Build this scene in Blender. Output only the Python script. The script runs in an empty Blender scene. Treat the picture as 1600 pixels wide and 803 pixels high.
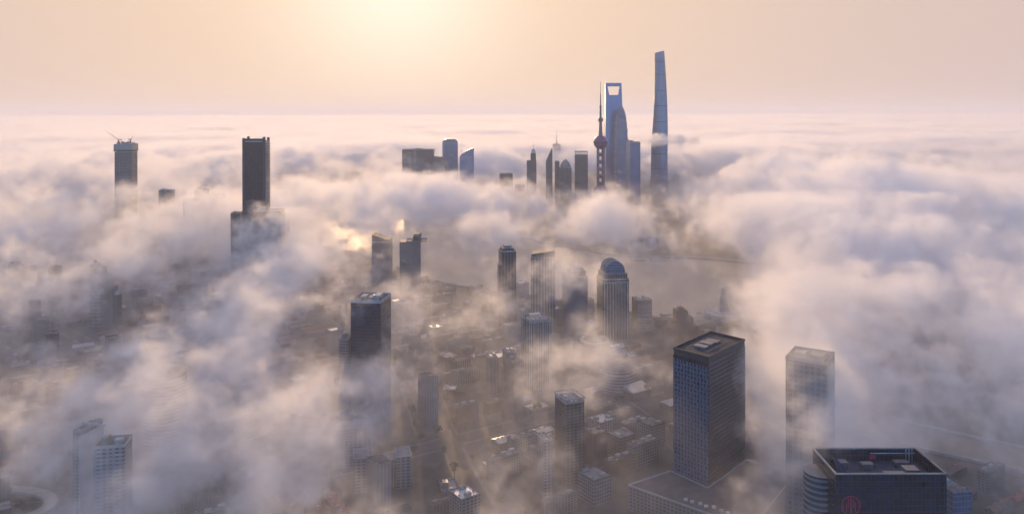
import bpy, math, random
from mathutils import Vector, noise as mnoise

# ------------------------------------------------------------------ camera
S = bpy.context.scene
R = math.radians
CAMZ, F, HY = 357.0, 1244.0, 177.0            # drone height, focal length in photo pixels, photo row of the horizon
cam = bpy.data.cameras.new('camera')
cam_ob = bpy.data.objects.new('camera', cam)
S.collection.objects.link(cam_ob)
S.camera = cam_ob
cam.sensor_width = 36
cam.lens = 36 * F / 1600
cam.shift_y = -(401.5 - HY) / 1600
cam.clip_start, cam.clip_end = 1, 300000
cam_ob.location = (0, 0, CAMZ)
cam_ob.rotation_euler = (R(90), R(0.12), 0)

# ------------------------------------------------------------------ sky, sun, exposure
SUN_EL, SUN_AZ = R(9.8), R(-8.3)
SUN_DIR = Vector((math.sin(SUN_AZ) * math.cos(SUN_EL), math.cos(SUN_AZ) * math.cos(SUN_EL), math.sin(SUN_EL)))
w = bpy.data.worlds.new('World')
S.world = w
w.use_nodes = True
nt = w.node_tree
bg = nt.nodes['Background']
sky = nt.nodes.new('ShaderNodeTexSky')
sky.sky_type = 'NISHITA'
sky.sun_disc = False
sky.sun_elevation, sky.sun_rotation = SUN_EL, SUN_AZ
sky.air_density, sky.dust_density, sky.ozone_density = 1.3, 0.15, 1.5
# the sunrise haze that lies over the blue sky: warm and thick low down and towards the sun, gone overhead and behind
tc = nt.nodes.new('ShaderNodeTexCoord')
def wmath(op, a, b=None, c=None, clamp=False):
    m = nt.nodes.new('ShaderNodeMath'); m.operation = op; m.use_clamp = clamp
    for i, q in enumerate((a, b, c)):
        if q is None: continue
        if isinstance(q, (int, float)): m.inputs[i].default_value = q
        else: nt.links.new(q, m.inputs[i])
    return m.outputs[0]
dot = nt.nodes.new('ShaderNodeVectorMath'); dot.operation = 'DOT_PRODUCT'
nt.links.new(tc.outputs['Generated'], dot.inputs[0]); dot.inputs[1].default_value = SUN_DIR
sep = nt.nodes.new('ShaderNodeSeparateXYZ'); nt.links.new(tc.outputs['Generated'], sep.inputs[0])
el = wmath('MAXIMUM', sep.outputs[2], 0.0)
facing = wmath('MULTIPLY', wmath('POWER', wmath('MULTIPLY_ADD', dot.outputs['Value'], 0.5, 0.5), 2.0), 1.5, clamp=True)
low = wmath('MULTIPLY', wmath('POWER', wmath('SUBTRACT', 1.0, el), 0.35), 1.35, clamp=True)
veil = wmath('MULTIPLY', wmath('MULTIPLY', facing, low), 1.0, clamp=True)
glow = wmath('POWER', wmath('MAXIMUM', dot.outputs['Value'], 0.0), 9.0)
glow2 = wmath('POWER', wmath('MAXIMUM', dot.outputs['Value'], 0.0), 110.0)
def wmix(fac, a, b):
    m = nt.nodes.new('ShaderNodeMix'); m.data_type = 'RGBA'
    nt.links.new(fac, m.inputs[0])
    for i, q in ((6, a), (7, b)):
        if isinstance(q, tuple): m.inputs[i].default_value = (*q, 1)
        else: nt.links.new(q, m.inputs[i])
    return m.outputs[2]
hazecol = wmix(glow, (4.1, 3.2, 2.95), (5.9, 4.25, 3.0))
hazecol = wmix(glow2, hazecol, (7.1, 6.1, 4.9))
tint = nt.nodes.new('ShaderNodeVectorMath'); tint.operation = 'MULTIPLY'       # clear blue of the open sky
nt.links.new(sky.outputs[0], tint.inputs[0]); tint.inputs[1].default_value = (.66, 1.2, 2.3)
nt.links.new(wmix(veil, tint.outputs[0], hazecol), bg.inputs[0])
bg.inputs[1].default_value = 0.15

sun = bpy.data.lights.new('sun', 'SUN')
sun_ob = bpy.data.objects.new('sun', sun)
S.collection.objects.link(sun_ob)
sun.energy, sun.angle, sun.color = 3.2, R(0.53), (1.0, 0.63, 0.32)
sun_ob.rotation_euler = SUN_DIR.to_track_quat('Z', 'Y').to_euler()
S.view_settings.view_transform = 'Standard'
S.view_settings.look = 'None'
S.view_settings.gamma = 1
S.view_settings.use_curve_mapping = False
S.view_settings.exposure = 0.18

c = S.cycles
c.use_denoising = True
c.use_adaptive_sampling = True
c.adaptive_threshold = 0.04
c.max_bounces, c.diffuse_bounces, c.glossy_bounces = 12, 2, 3
c.volume_bounces = 12
c.volume_step_rate = 2.0
c.volume_max_steps = 512
c.sample_clamp_indirect = 8
S.render.threads_mode = 'AUTO'

# ------------------------------------------------------------------ helpers
def at(px, Y): return (px - 800) / F * Y              # photo column -> X at distance Y
def zt(py, Y): return CAMZ - (py - HY) / F * Y        # photo row -> height at distance Y
def gy(py, z=0.0): return (CAMZ - z) * F / (py - HY)  # photo row of a point at height z -> its distance
def link(o): S.collection.objects.link(o); return o

class MB:
    """collects shapes into one mesh"""
    def __init__(s): s.v, s.f, s.cuts = [], [], []
    def add(s, v, f):
        n = len(s.v); s.cuts.append((n, len(s.f))); s.v += v; s.f += [tuple(i + n for i in q) for q in f]; return s
    def box(s, x0, x1, y0, y1, z0, z1):
        return s.add([(x, y, z) for z in (z0, z1) for y in (y0, y1) for x in (x0, x1)],
                     [(0, 2, 3, 1), (4, 5, 7, 6), (0, 1, 5, 4), (1, 3, 7, 5), (3, 2, 6, 7), (2, 0, 4, 6)])
    def cbox(s, cx, cy, wx, wy, z0, z1): return s.box(cx - wx / 2, cx + wx / 2, cy - wy / 2, cy + wy / 2, z0, z1)
    def loft(s, secs, cap=True):
        """secs: list of (z, [(x, y)...]) with equal point counts"""
        n = len(secs[0][1]); v = []
        for z, p in secs: v += [(x, y, z) for x, y in p]
        f = [(k * n + i, k * n + (i + 1) % n, (k + 1) * n + (i + 1) % n, (k + 1) * n + i) for k in range(len(secs) - 1) for i in range(n)]
        if cap: f += [tuple(range(n - 1, -1, -1)), tuple((len(secs) - 1) * n + i for i in range(n))]
        return s.add(v, f)
    def prism(s, poly, z0, z1): return s.loft([(z0, poly), (z1, poly)])
    def lathe(s, prof, cx=0, cy=0, n=24):
        return s.loft([(z, [(cx + r * math.cos(2 * math.pi * i / n), cy + r * math.sin(2 * math.pi * i / n)) for i in range(n)]) for r, z in prof])
    def sphere(s, cx, cy, cz, r, n=24, m=14):
        return s.lathe([(max(.01, r * math.sin(math.pi * k / m)), cz - r * math.cos(math.pi * k / m)) for k in range(m + 1)], cx, cy, n)
    def rod(s, a, b, r0, r1=None, n=8):
        r1 = r0 if r1 is None else r1
        a, b = Vector(a), Vector(b); d = (b - a).normalized()
        u = d.orthogonal().normalized(); t = d.cross(u); v = []
        for p, r in ((a, r0), (b, r1)):
            v += [tuple(p + r * (math.cos(2 * math.pi * i / n) * u + math.sin(2 * math.pi * i / n) * t)) for i in range(n)]
        return s.add(v, [(i, (i + 1) % n, n + (i + 1) % n, n + i) for i in range(n)] + [tuple(range(n - 1, -1, -1)), tuple(range(n, 2 * n))])
    def ring(s, x0, x1, y0, y1, z0, z1, t):
        s.box(x0, x1, y0, y0 + t, z0, z1); s.box(x0, x1, y1 - t, y1, z0, z1)
        s.box(x0, x0 + t, y0 + t, y1 - t, z0, z1); return s.box(x1 - t, x1, y0 + t, y1 - t, z0, z1)
    def gable(s, L, W, z0, rise, over=.5):
        x, y = L / 2 + over, W / 2 + over
        return s.add([(-x, -y, z0), (x, -y, z0), (x, y, z0), (-x, y, z0), (-x, 0, z0 + rise), (x, 0, z0 + rise)],
                     [(0, 1, 5, 4), (2, 3, 4, 5), (0, 4, 3), (1, 2, 5), (0, 3, 2, 1)])
    def each(s, name, m, parent):
        """every collected shape as a part of its own"""
        c_ = s.cuts + [(len(s.v), len(s.f))]
        for (v0, f0), (v1, f1) in zip(c_, c_[1:]):
            q = MB(); q.v = s.v[v0:v1]; q.f = [tuple(i - v0 for i in f) for f in s.f[f0:f1]]; q.build(name, m, parent)
    def build(s, name, m, parent=None, smooth=False):
        me = bpy.data.meshes.new(name)
        me.from_pydata(s.v, [], s.f)
        me.validate()
        me.materials.append(m)
        if smooth:
            me.polygons.foreach_set('use_smooth', [True] * len(me.polygons))
            try: me.set_sharp_from_angle(angle=R(35))
            except Exception: pass
        o = link(bpy.data.objects.new(name, me))
        if parent: o.parent = parent
        return o

def tag(o, label, cat=None, group=None, kind=None):
    o['label'] = label
    if cat: o['category'] = cat
    if group: o['group'] = group
    if kind: o['kind'] = kind
    return o
def thing(name, label, cat, loc, rot=0.0, group=None):
    o = link(bpy.data.objects.new(name, None))
    o.location = loc; o.rotation_euler = (0, 0, rot); o.empty_display_size = 3
    return tag(o, label, cat, group)
KIDS = {}
def copy_tree(o, loc, rot, label=None, group=None, scale=(1, 1, 1), few=False):
    r = link(o.copy()); r.location = loc; r.rotation_euler = (0, 0, rot); r.scale = scale
    if label: r['label'] = label
    if group: r['group'] = group
    for ch in KIDS.setdefault(o.name, list(o.children)):
        if few and ch.name.startswith(('roof_box', 'chimney', 'roof_light')) and ch.name[-1] in '13579': continue   # too far off to show
        k = link(ch.copy()); k.parent = r
    return r

# ------------------------------------------------------------------ materials
def newmat(name):
    m = bpy.data.materials.new(name); m.use_nodes = True
    return m, m.node_tree, m.node_tree.nodes['Principled BSDF']
def nd(t, kind, **kw):
    n = t.nodes.new(kind)
    for k, q in kw.items(): setattr(n, k, q)
    return n
def mth(t, op, a, b=None, cc=None):
    m = nd(t, 'ShaderNodeMath', operation=op)
    for i, q in enumerate((a, b, cc)):
        if q is None: continue
        if isinstance(q, (int, float)): m.inputs[i].default_value = q
        else: t.links.new(q, m.inputs[i])
    return m.outputs[0]
def mixc(t, fac, a, b):
    m = nd(t, 'ShaderNodeMix', data_type='RGBA')
    if isinstance(fac, (int, float)): m.inputs[0].default_value = fac
    else: t.links.new(fac, m.inputs[0])
    for i, q in ((6, a), (7, b)):
        if isinstance(q, tuple): m.inputs[i].default_value = (*q, 1)
        else: t.links.new(q, m.inputs[i])
    return m.outputs[2]
def vary(t, colour, amount):
    """every building has its own shade of the material"""
    oi = nd(t, 'ShaderNodeObjectInfo')
    k = mth(t, 'MULTIPLY_ADD', oi.outputs['Random'], 2 * amount, 1 - amount)
    v = nd(t, 'ShaderNodeVectorMath', operation='SCALE'); t.links.new(colour, v.inputs[0]); t.links.new(k, v.inputs['Scale'])
    return v.outputs[0]
def plain(name, col, rough=.8, metal=0.0, var=.25, scale=.08, col2=None, own=.12):
    """one painted or cast surface with weathering patches"""
    m, t, b = newmat(name)
    co = nd(t, 'ShaderNodeTexCoord')
    n = nd(t, 'ShaderNodeTexNoise'); n.inputs['Scale'].default_value = scale; n.inputs['Detail'].default_value = 5
    t.links.new(co.outputs['Object'], n.inputs['Vector'])
    f = mth(t, 'MULTIPLY_ADD', n.outputs[0], 2.4, -.7)
    lo = col2 or tuple(q * (1 - var) for q in col)
    hi = tuple(min(1, q * (1 + var)) for q in col)
    k = nd(t, 'ShaderNodeClamp'); t.links.new(f, k.inputs[0])
    t.links.new(vary(t, mixc(t, k.outputs[0], lo, hi), own), b.inputs['Base Color'])
    b.inputs['Roughness'].default_value = rough; b.inputs['Metallic'].default_value = metal
    return m
def facade(name, wall, glass, fh=3.6, bw=3.2, gu=.3, gv=.35, wrough=.75, grough=.14, metal=.35, var=.5, own=.15):
    """storeys and window bays: panes differ a little from each other, walls are weathered"""
    m, t, b = newmat(name)
    L = t.links.new
    co = nd(t, 'ShaderNodeTexCoord')
    p = nd(t, 'ShaderNodeSeparateXYZ'); L(co.outputs['Object'], p.inputs[0])
    n = nd(t, 'ShaderNodeSeparateXYZ'); L(co.outputs['Normal'], n.inputs[0])
    u = mth(t, 'SUBTRACT', mth(t, 'MULTIPLY', p.outputs[1], n.outputs[0]), mth(t, 'MULTIPLY', p.outputs[0], n.outputs[1]))
    us = mth(t, 'DIVIDE', mth(t, 'ADD', u, 1000.0 * bw + .5 * bw), bw)
    vs = mth(t, 'DIVIDE', p.outputs[2], fh)
    wu = mth(t, 'GREATER_THAN', mth(t, 'FRACT', us), gu)
    wv = mth(t, 'GREATER_THAN', mth(t, 'FRACT', vs), gv)
    side = mth(t, 'LESS_THAN', mth(t, 'ABSOLUTE', n.outputs[2]), .6)
    mask = mth(t, 'MULTIPLY', mth(t, 'MULTIPLY', wu, wv), side)
    cid = nd(t, 'ShaderNodeCombineXYZ')
    L(mth(t, 'FLOOR', us), cid.inputs[0]); L(mth(t, 'FLOOR', vs), cid.inputs[1])
    L(mth(t, 'ROUND', mth(t, 'MULTIPLY', n.outputs[0], 3.0)), cid.inputs[2])
    wn = nd(t, 'ShaderNodeTexWhiteNoise'); L(cid.outputs[0], wn.inputs[0])
    gcol = mixc(t, wn.outputs[0], tuple(q * (1 - var) for q in glass), tuple(min(1, q * (1 + var)) for q in glass))
    ns = nd(t, 'ShaderNodeTexNoise'); ns.inputs['Scale'].default_value = .07; ns.inputs['Detail'].default_value = 4
    L(co.outputs['Object'], ns.inputs['Vector'])
    wcol = mixc(t, ns.outputs[0], tuple(q * .7 for q in wall), tuple(min(1, q * 1.25) for q in wall))
    L(vary(t, mixc(t, mask, wcol, gcol), own), b.inputs['Base Color'])
    L(mth(t, 'MULTIPLY_ADD', mask, grough - wrough, wrough), b.inputs['Roughness'])
    L(mth(t, 'MULTIPLY', mask, metal), b.inputs['Metallic'])
    bp = nd(t, 'ShaderNodeBump'); bp.inputs['Strength'].default_value = .6; bp.inputs['Distance'].default_value = .3; bp.invert = True
    L(mask, bp.inputs['Height']); L(bp.outputs[0], b.inputs['Normal'])
    return m

M = {}
M['blue_glass'] = facade('blue glass curtain wall', (.08, .16, .27), (.05, .16, .33), 4.2, 3.0, .12, .22, .35, .12, .5, .35)
M['pale_glass'] = facade('pale glass curtain wall', (.14, .20, .29), (.07, .17, .31), 4.2, 3.4, .15, .3, .4, .15, .5, .35)
M['dark_glass'] = facade('dark glass curtain wall', (.010, .020, .036), (.012, .030, .060), 4.0, 3.0, .14, .2, .4, .15, .25, .5)
M['grid_glass'] = facade('glass panels in a pale metal grid', (.075, .10, .14), (.02, .04, .07), 4.2, 4.4, .34, .36, .45, .12, .45, .7)
M['grey_office'] = facade('grey office facade', (.12, .125, .135), (.05, .065, .085), 3.8, 3.6, .35, .42, own=.4)
M['stone_fins'] = facade('stone piers with dark window strips', (.13, .125, .12), (.05, .055, .065), 3.8, 4.2, .48, .2)
M['dark_piers'] = facade('dark grey piers with tinted windows', (.12, .125, .135), (.03, .04, .055), 3.8, 5.2, .35, .3)
M['brown_brick'] = facade('brown brick with punched windows', (.17, .12, .09), (.05, .05, .055), 3.4, 3.6, .55, .5)
M['white_flats'] = facade('white render with window bays', (.21, .22, .24), (.06, .08, .11), 3.0, 4.6, .4, .45, own=.4)
M['cream_flats'] = facade('cream render with window bays', (.16, .145, .13), (.07, .08, .09), 3.0, 4.2, .45, .5, own=.4)
M['grey_flats'] = facade('grey render with window bays', (.15, .155, .165), (.06, .07, .085), 3.0, 3.8, .45, .5, own=.4)
M['brick_flats'] = facade('red brick with small windows', (.15, .085, .07), (.05, .05, .055), 3.1, 3.4, .55, .5, own=.4)
M['banded'] = facade('pale bands between strips of glass', (.17, .20, .235), (.05, .08, .12), 3.9, 999.0, 0.0, .45, .6, .15, .4, .3)
M['roof'] = plain('grey roof felt', (.16, .155, .15), .85, 0, .45, .12, own=.4)
M['roof_dark'] = plain('dark roof deck', (.045, .055, .07), .95, 0, .4, .15, own=.4)
M['roof_pale'] = plain('pale roof sheeting', (.38, .38, .38), .45, .1, .3, .1, own=.4)
M['roof_metal'] = plain('zinc roof sheeting', (.42, .43, .45), .28, .7, .25, .1)
M['roof_tile'] = plain('red clay roof tiles', (.27, .085, .06), .8, 0, .4, .25, own=.4)
M['roof_brown'] = plain('weathered brown roof tiles', (.14, .085, .065), .8, 0, .4, .25, own=.4)
M['roof_blue'] = plain('blue sheet roofing', (.10, .22, .48), .5, 0, .3, .2)
M['concrete'] = plain('weathered concrete', (.30, .295, .28), .85, 0, .3, .1, own=.4)
M['white'] = plain('white painted concrete', (.30, .32, .35), .6, 0, .15, .1)
M['steel'] = plain('dull grey steel', (.20, .21, .23), .45, .6, .25, .3)
M['dark_steel'] = plain('dark painted steel', (.03, .04, .055), .5, .3, .3, .3)
M['mauve'] = plain('dark magenta glass panels', (.13, .05, .17), .3, .3, .25, .2)
M['tower_concrete'] = plain('mauve grey tower concrete', (.10, .085, .10), .7, 0, .2, .1)
M['crane_red'] = plain('faded red crane paint', (.30, .10, .06), .6, .1, .2, .5)
M['emblem_red'] = plain('crimson sign paint', (.42, .05, .09), .5, 0, .15, .4)
M['leaf'] = plain('dark green leaves', (.05, .075, .035), .75, 0, .5, .35)
M['bark'] = plain('brown bark', (.09, .07, .05), .9, 0, .3, 1.0)
M['asphalt'] = plain('worn asphalt', (.055, .055, .056), .75, 0, .3, .05)
M['paving'] = plain('grey concrete paving', (.13, .125, .12), .8, 0, .3, .08)
M['hull'] = plain('dark barge paint', (.06, .06, .07), .6, 0, .3, .2)

# ground: roofs, lanes and yards too small to tell apart give a broken brown-grey
gm, t, b = newmat('city ground')
co = nd(t, 'ShaderNodeTexCoord')
vo = nd(t, 'ShaderNodeTexVoronoi'); vo.inputs['Scale'].default_value = 1 / 24
t.links.new(co.outputs['Object'], vo.inputs['Vector'])
n1 = nd(t, 'ShaderNodeTexNoise'); n1.inputs['Scale'].default_value = 1 / 60; n1.inputs['Detail'].default_value = 6
t.links.new(co.outputs['Object'], n1.inputs['Vector'])
sv = nd(t, 'ShaderNodeSeparateColor'); t.links.new(vo.outputs['Color'], sv.inputs[0])
g1 = mixc(t, sv.outputs[0], (.045, .045, .047), (.15, .14, .125))
g2 = mixc(t, n1.outputs[0], (.04, .045, .035), g1)
t.links.new(g2, b.inputs['Base Color']); b.inputs['Roughness'].default_value = .9
# river
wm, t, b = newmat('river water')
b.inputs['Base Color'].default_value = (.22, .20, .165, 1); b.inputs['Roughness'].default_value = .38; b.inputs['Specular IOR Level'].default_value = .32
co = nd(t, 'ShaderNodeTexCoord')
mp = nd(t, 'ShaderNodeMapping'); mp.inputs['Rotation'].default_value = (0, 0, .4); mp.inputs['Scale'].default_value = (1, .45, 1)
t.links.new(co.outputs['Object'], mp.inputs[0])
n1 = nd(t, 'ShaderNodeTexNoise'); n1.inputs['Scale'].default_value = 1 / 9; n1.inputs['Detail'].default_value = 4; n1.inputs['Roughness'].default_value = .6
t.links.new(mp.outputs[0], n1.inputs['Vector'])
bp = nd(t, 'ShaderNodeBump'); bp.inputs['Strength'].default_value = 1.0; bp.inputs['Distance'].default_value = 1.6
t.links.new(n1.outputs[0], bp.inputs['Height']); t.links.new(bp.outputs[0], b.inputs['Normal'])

# ------------------------------------------------------------------ ground, river, roads
ground = tag(MB().add([(-80000, -3000, 0), (80000, -3000, 0), (80000, 90000, 0), (-80000, 90000, 0)], [(0, 1, 2, 3)]).build('ground', gm),
             'grey city ground spreading under the fog to the horizon', kind='structure')
def g(px, py): Y = gy(py); return (at(px, Y), Y)
NEAR_BANK = [(-2600, 3300), (-1300, 2720), (-700, 2330), g(560, 397), g(620, 424), g(680, 441), g(780, 459), g(900, 470), g(1000, 493), g(1060, 504), g(1092, 516)]
CREEK_N = [g(1092, 516), (335, 1230), (332, 1120), (338, 1010), (362, 930), (420, 850), (520, 780), (700, 700), (1000, 640)]
CREEK_S = [(1010, 690), (720, 752), (560, 830), (455, 910), (415, 985), (402, 1080), g(1172, 521), g(1180, 512)]
FAR_SIDE = [g(1180, 512), g(1240, 505), (560, 1330), (760, 1290), (1400, 1150), (1500, 1600), (900, 1790), g(1290, 425), g(1110, 406), g(960, 400), g(850, 381), g(760, 353), g(600, 322), (-1300, 3420), (-2700, 4000)]
WATER = NEAR_BANK + CREEK_N[1:] + CREEK_S[:-1] + FAR_SIDE
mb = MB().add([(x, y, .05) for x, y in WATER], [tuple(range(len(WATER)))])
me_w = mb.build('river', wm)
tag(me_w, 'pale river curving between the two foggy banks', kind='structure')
def inside(x, y, poly):
    r = False; j = len(poly) - 1
    for i in range(len(poly)):
        (xi, yi), (xj, yj) = poly[i], poly[j]
        if (yi > y) != (yj > y) and x < (xj - xi) * (y - yi) / (yj - yi) + xi: r = not r
        j = i
    return r
def strip(pts, wdt, z0, z1=None, m=None, name='road', label='', kind='structure'):
    """a ribbon along a polyline; with z1 a solid one"""
    L_, R_ = [], []
    for i, (x, y) in enumerate(pts):
        a, bb = pts[max(0, i - 1)], pts[min(len(pts) - 1, i + 1)]
        d = Vector((bb[0] - a[0], bb[1] - a[1])).normalized(); nx, ny = -d.y * wdt / 2, d.x * wdt / 2
        L_.append((x + nx, y + ny)); R_.append((x - nx, y - ny))
    mbb = MB(); n = len(pts)
    if z1 is None:
        mbb.add([(x, y, z0) for x, y in L_] + [(x, y, z0) for x, y in R_], [(n + i, n + i + 1, i + 1, i) for i in range(n - 1)])
    else:
        v = [(x, y, z0) for x, y in L_] + [(x, y, z0) for x, y in R_] + [(x, y, z1) for x, y in L_] + [(x, y, z1) for x, y in R_]
        f = []
        for i in range(n - 1):
            f += [(3 * n + i, 3 * n + i + 1, 2 * n + i + 1, 2 * n + i), (i, i + 1, n + i + 1, n + i), (i, 2 * n + i, 2 * n + i + 1, i + 1), (n + i, n + i + 1, 3 * n + i + 1, 3 * n + i)]
        f += [(0, n, 3 * n, 2 * n), (n - 1, 3 * n - 1, 4 * n - 1, 2 * n - 1)]
        mbb.add(v, f)
    return tag(mbb.build(name, m), label, kind=kind)
strip(NEAR_BANK[2:], 7, 0, 4.2, M['concrete'], 'river_wall', 'low concrete flood wall along the near river bank')['category'] = 'wall'
strip(FAR_SIDE[6:-1], 7, 0, 4.2, M['concrete'], 'river_wall', 'low concrete flood wall along the far river bank below the tall towers')['category'] = 'wall'
strip(CREEK_S, 4, 0, 3.0, M['concrete'], 'creek_wall', 'curved concrete creek wall around the riverside park')['category'] = 'wall'
strip(CREEK_N, 4, 0, 3.0, M['concrete'], 'creek_wall', 'concrete creek wall behind the tall dark blue tower')['category'] = 'wall'
for k in S.objects:
    if k.name.startswith(('river_wall', 'creek_wall')): k['kind'] = 'thing'
ROADS = [[g(628, 680), g(618, 640), g(606, 600), g(590, 560), g(560, 520), g(520, 490)],
         [g(-60, 800), g(250, 778), g(420, 752), g(560, 726), g(700, 690), g(900, 640), g(1060, 600)],
         [g(1090, 720), g(1000, 650), g(930, 600), g(860, 560), g(800, 520), g(700, 470)],
         [g(60, 760), g(150, 660), g(230, 590), g(330, 520), g(430, 460), g(520, 425)],
         [g(400, 803), g(330, 700), g(250, 620), g(150, 540), g(30, 480)],
         [g(760, 803), g(720, 730), g(690, 660), g(670, 600), g(660, 540)]]
for i, r in enumerate(ROADS):
    wd = (26, 22, 18, 16, 16, 18)[i]
    lab = ('broad sunlit avenue running away from the camera past low roofs', 'wide cross street behind the red roofed rows', 'street slanting back towards the domed tower',
           'street climbing left of the round banded tower to the river', 'street crossing the left of the picture', 'narrow street behind the bright roofed blocks')[i]
    strip(r, wd + 7, .004, None, M['paving'], 'pavement', 'pavement beside the ' + lab)
    strip(r, wd, .008 + .004 * i, None, M['asphalt'], 'road', lab)

# curved ramp at the bottom left corner
rp = [(-470 + 58 * math.cos(a), 705 + 34 * math.sin(a)) for a in [R(q) for q in range(-60, 200, 10)]]
o = strip(rp, 11, 8, 10.2, M['concrete'], 'ramp_bridge', 'curved concrete viaduct ramp at the lower left corner', kind='thing')
o['category'] = 'ramp'
# ------------------------------------------------------------------ building kit
HERO = []                                             # footprints that keep the small houses away: (x, y, r)
rnd = random.Random(7)
def roof_kit(root, W, D, H, rng, roof=None, wall=None, par=1.6, rooms=2, mast=0.0, m_room=None):
    """roof sheet inside a parapet, plant rooms on it and perhaps a mast"""
    MB().box(-W / 2 + .5, W / 2 - .5, -D / 2 + .5, D / 2 - .5, H, H + .15).build('roof', roof or M['roof'], root)
    MB().ring(-W / 2 - .15, W / 2 + .15, -D / 2 - .15, D / 2 + .15, H + .003, H + par, .5).build('parapet', wall or M['concrete'], root)
    xs = [-W * .22, W * .2, 0, -W * .3]
    for k in range(rooms):
        a, bb = W * rng.uniform(.2, .34), D * rng.uniform(.25, .45)
        h = rng.uniform(3, 6)
        q = MB().cbox(xs[k], D * rng.uniform(-.15, .15), a, bb, H + .15, H + h)
        q.build('plant_room', m_room or M['concrete'], root)
    if rooms:
        q = MB()
        for k in range(5):
            x, y, s = rng.uniform(-.42, .42) * W, rng.uniform(-.4, -.28) * D * rng.choice((1, -1)), rng.uniform(.8, 2.0)
            q.cbox(x, y, s * 1.4, s, H + .15, H + .15 + s)
        q.each('air_conditioner', M['roof_pale'], root)
    if mast: MB().rod((0, 0, H), (0, 0, H + mast), .5, .15).build('mast', M['steel'], root)

def block(name, label, px0, px1, ytop, Y, D, rot, m, cat='tower', group=None, base=0.0, **kit):
    """a rectangular building that fills photo columns px0..px1, its roof at row ytop, seen from distance Y"""
    wv = (px1 - px0) / F * Y
    r = R(rot)
    W = max(6.0, (wv - D * abs(math.sin(r))) / math.cos(r))
    H = zt(ytop, Y)
    cx, cy = at((px0 + px1) / 2, Y), Y + (W * abs(math.sin(r)) + D * math.cos(r)) / 2
    root = thing(name, label, cat, (cx, cy, 0), r, group)
    HERO.append((cx, cy, max(W, D) * .72 + 6))
    MB().box(-W / 2, W / 2, -D / 2, D / 2, 0, H).build('wall', m, root)
    roof_kit(root, W, D, H, rnd, **kit)
    return root, W, D, H

# ---- the tall towers across the river -------------------------------------------------
# twisted tallest tower
Y = 3350; cx = at(1031, Y)
root = thing('twisted_tower', 'tallest tower of all, twisting blue glass with a slanted open top', 'tower', (cx, Y, 0))
HERO.append((cx, Y, 70))
def tri(rad, tw, n=60):
    p = []
    for i in range(n):
        a = 2 * math.pi * i / n
        rr = rad * (1 + .10 * math.cos(3 * a) + .015 * math.cos(6 * a))
        d = abs((a + math.pi) % (2 * math.pi) - math.pi)
        if d < .11: rr *= .90                          # the notch that spirals up the tower
        p.append((rr * math.cos(a + tw), rr * math.sin(a + tw)))
    return p
Ht = zt(80, Y)
def trad(z): q = z / 632; return 37.5 * (1 - q) + 19.0 * q + 2.0 * math.sin(math.pi * q)
secs = [(z, tri(trad(z), R(150) + R(120) * z / 632)) for z in [k * 585 / 40 for k in range(41)]]
MB().loft(secs).build('glass_shaft', M['blue_glass'], root)
mb = MB(); n = 60                                      # open slanted crown shell above the shaft
lo, hi, li, hi_in = [], [], [], []
pl = tri(trad(585) * .998, R(150) + R(120) * 585 / 632); ph = tri(trad(625) * .985, R(150) + R(120) * 620 / 632)
for (x, y), (X, Yy) in zip(pl, ph):
    zt_ = Ht - 5 + 5 * X / 20
    lo.append((x, y, 585.01)); hi.append((X, Yy, zt_)); li.append((x * .93, y * .93, 585.01)); hi_in.append((X * .93, Yy * .93, zt_))
mb.add(lo + hi + li + hi_in, [(i, (i + 1) % n, n + (i + 1) % n, n + i) for i in range(n)] + [(2 * n + (i + 1) % n, 2 * n + i, 3 * n + i, 3 * n + (i + 1) % n) for i in range(n)]
       + [(n + i, n + (i + 1) % n, 3 * n + (i + 1) % n, 3 * n + i) for i in range(n)])
mb.build('crown', M['pale_glass'], root)
mb = MB()
for z in (60, 120, 185, 250, 318, 385, 450, 515, 570):
    mb.loft([(z, tri(trad(z) * 1.006, R(150) + R(120) * z / 632)), (z + 3.2, tri(trad(z + 3) * 1.006, R(150) + R(120) * (z + 3) / 632))])
mb.each('mechanical_floor', M['dark_glass'], root)

# tower with the opening near its top
Y = 3270; k = Y / F; cx = at(959.5, Y)
root = thing('opening_tower', 'blade-like blue tower with a large trapezoid opening near the top', 'tower', (cx, Y + 25, 0), R(4))
HERO.append((cx, Y, 60))
def rect(wx, wy): return [(-wx / 2, -wy / 2), (wx / 2, -wy / 2), (wx / 2, wy / 2), (-wx / 2, wy / 2)]
zb, z1_, ztop = zt(149, Y), zt(135.5, Y), zt(130, Y)
W0, W1 = 80, 67
MB().loft([(0, rect(W0, 64)), (200, rect(76, 58)), (zb, rect(W1 + 1, 22))]).build('glass_shaft', M['blue_glass'], root)
for s in (-1, 1):
    xo0, xo1, xi0, xi1 = s * (W1 + 1) / 2, s * W1 / 2, s * 18.5, s * 25.5
    if s > 0: p0 = [(xi0, -11), (xo0, -11), (xo0, 11), (xi0, 11)]; p1 = [(xi1, -7), (xo1, -7), (xo1, 7), (xi1, 7)]
    else: p0 = [(xo0, -11), (xi0, -11), (xi0, 11), (xo0, 11)]; p1 = [(xo1, -7), (xi1, -7), (xi1, 7), (xo1, 7)]
    MB().loft([(zb + .01, p0), (z1_, p1)]).build('side_pier', M['blue_glass'], root)
MB().loft([(z1_ + .01, rect(W1, 14)), (ztop, rect(W1, 11))]).build('top_bridge', M['blue_glass'], root)
MB().box(-17, 17, -11.4, -6, zb - 9, zb - 4).build('window_band', M['dark_glass'], root)

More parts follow.
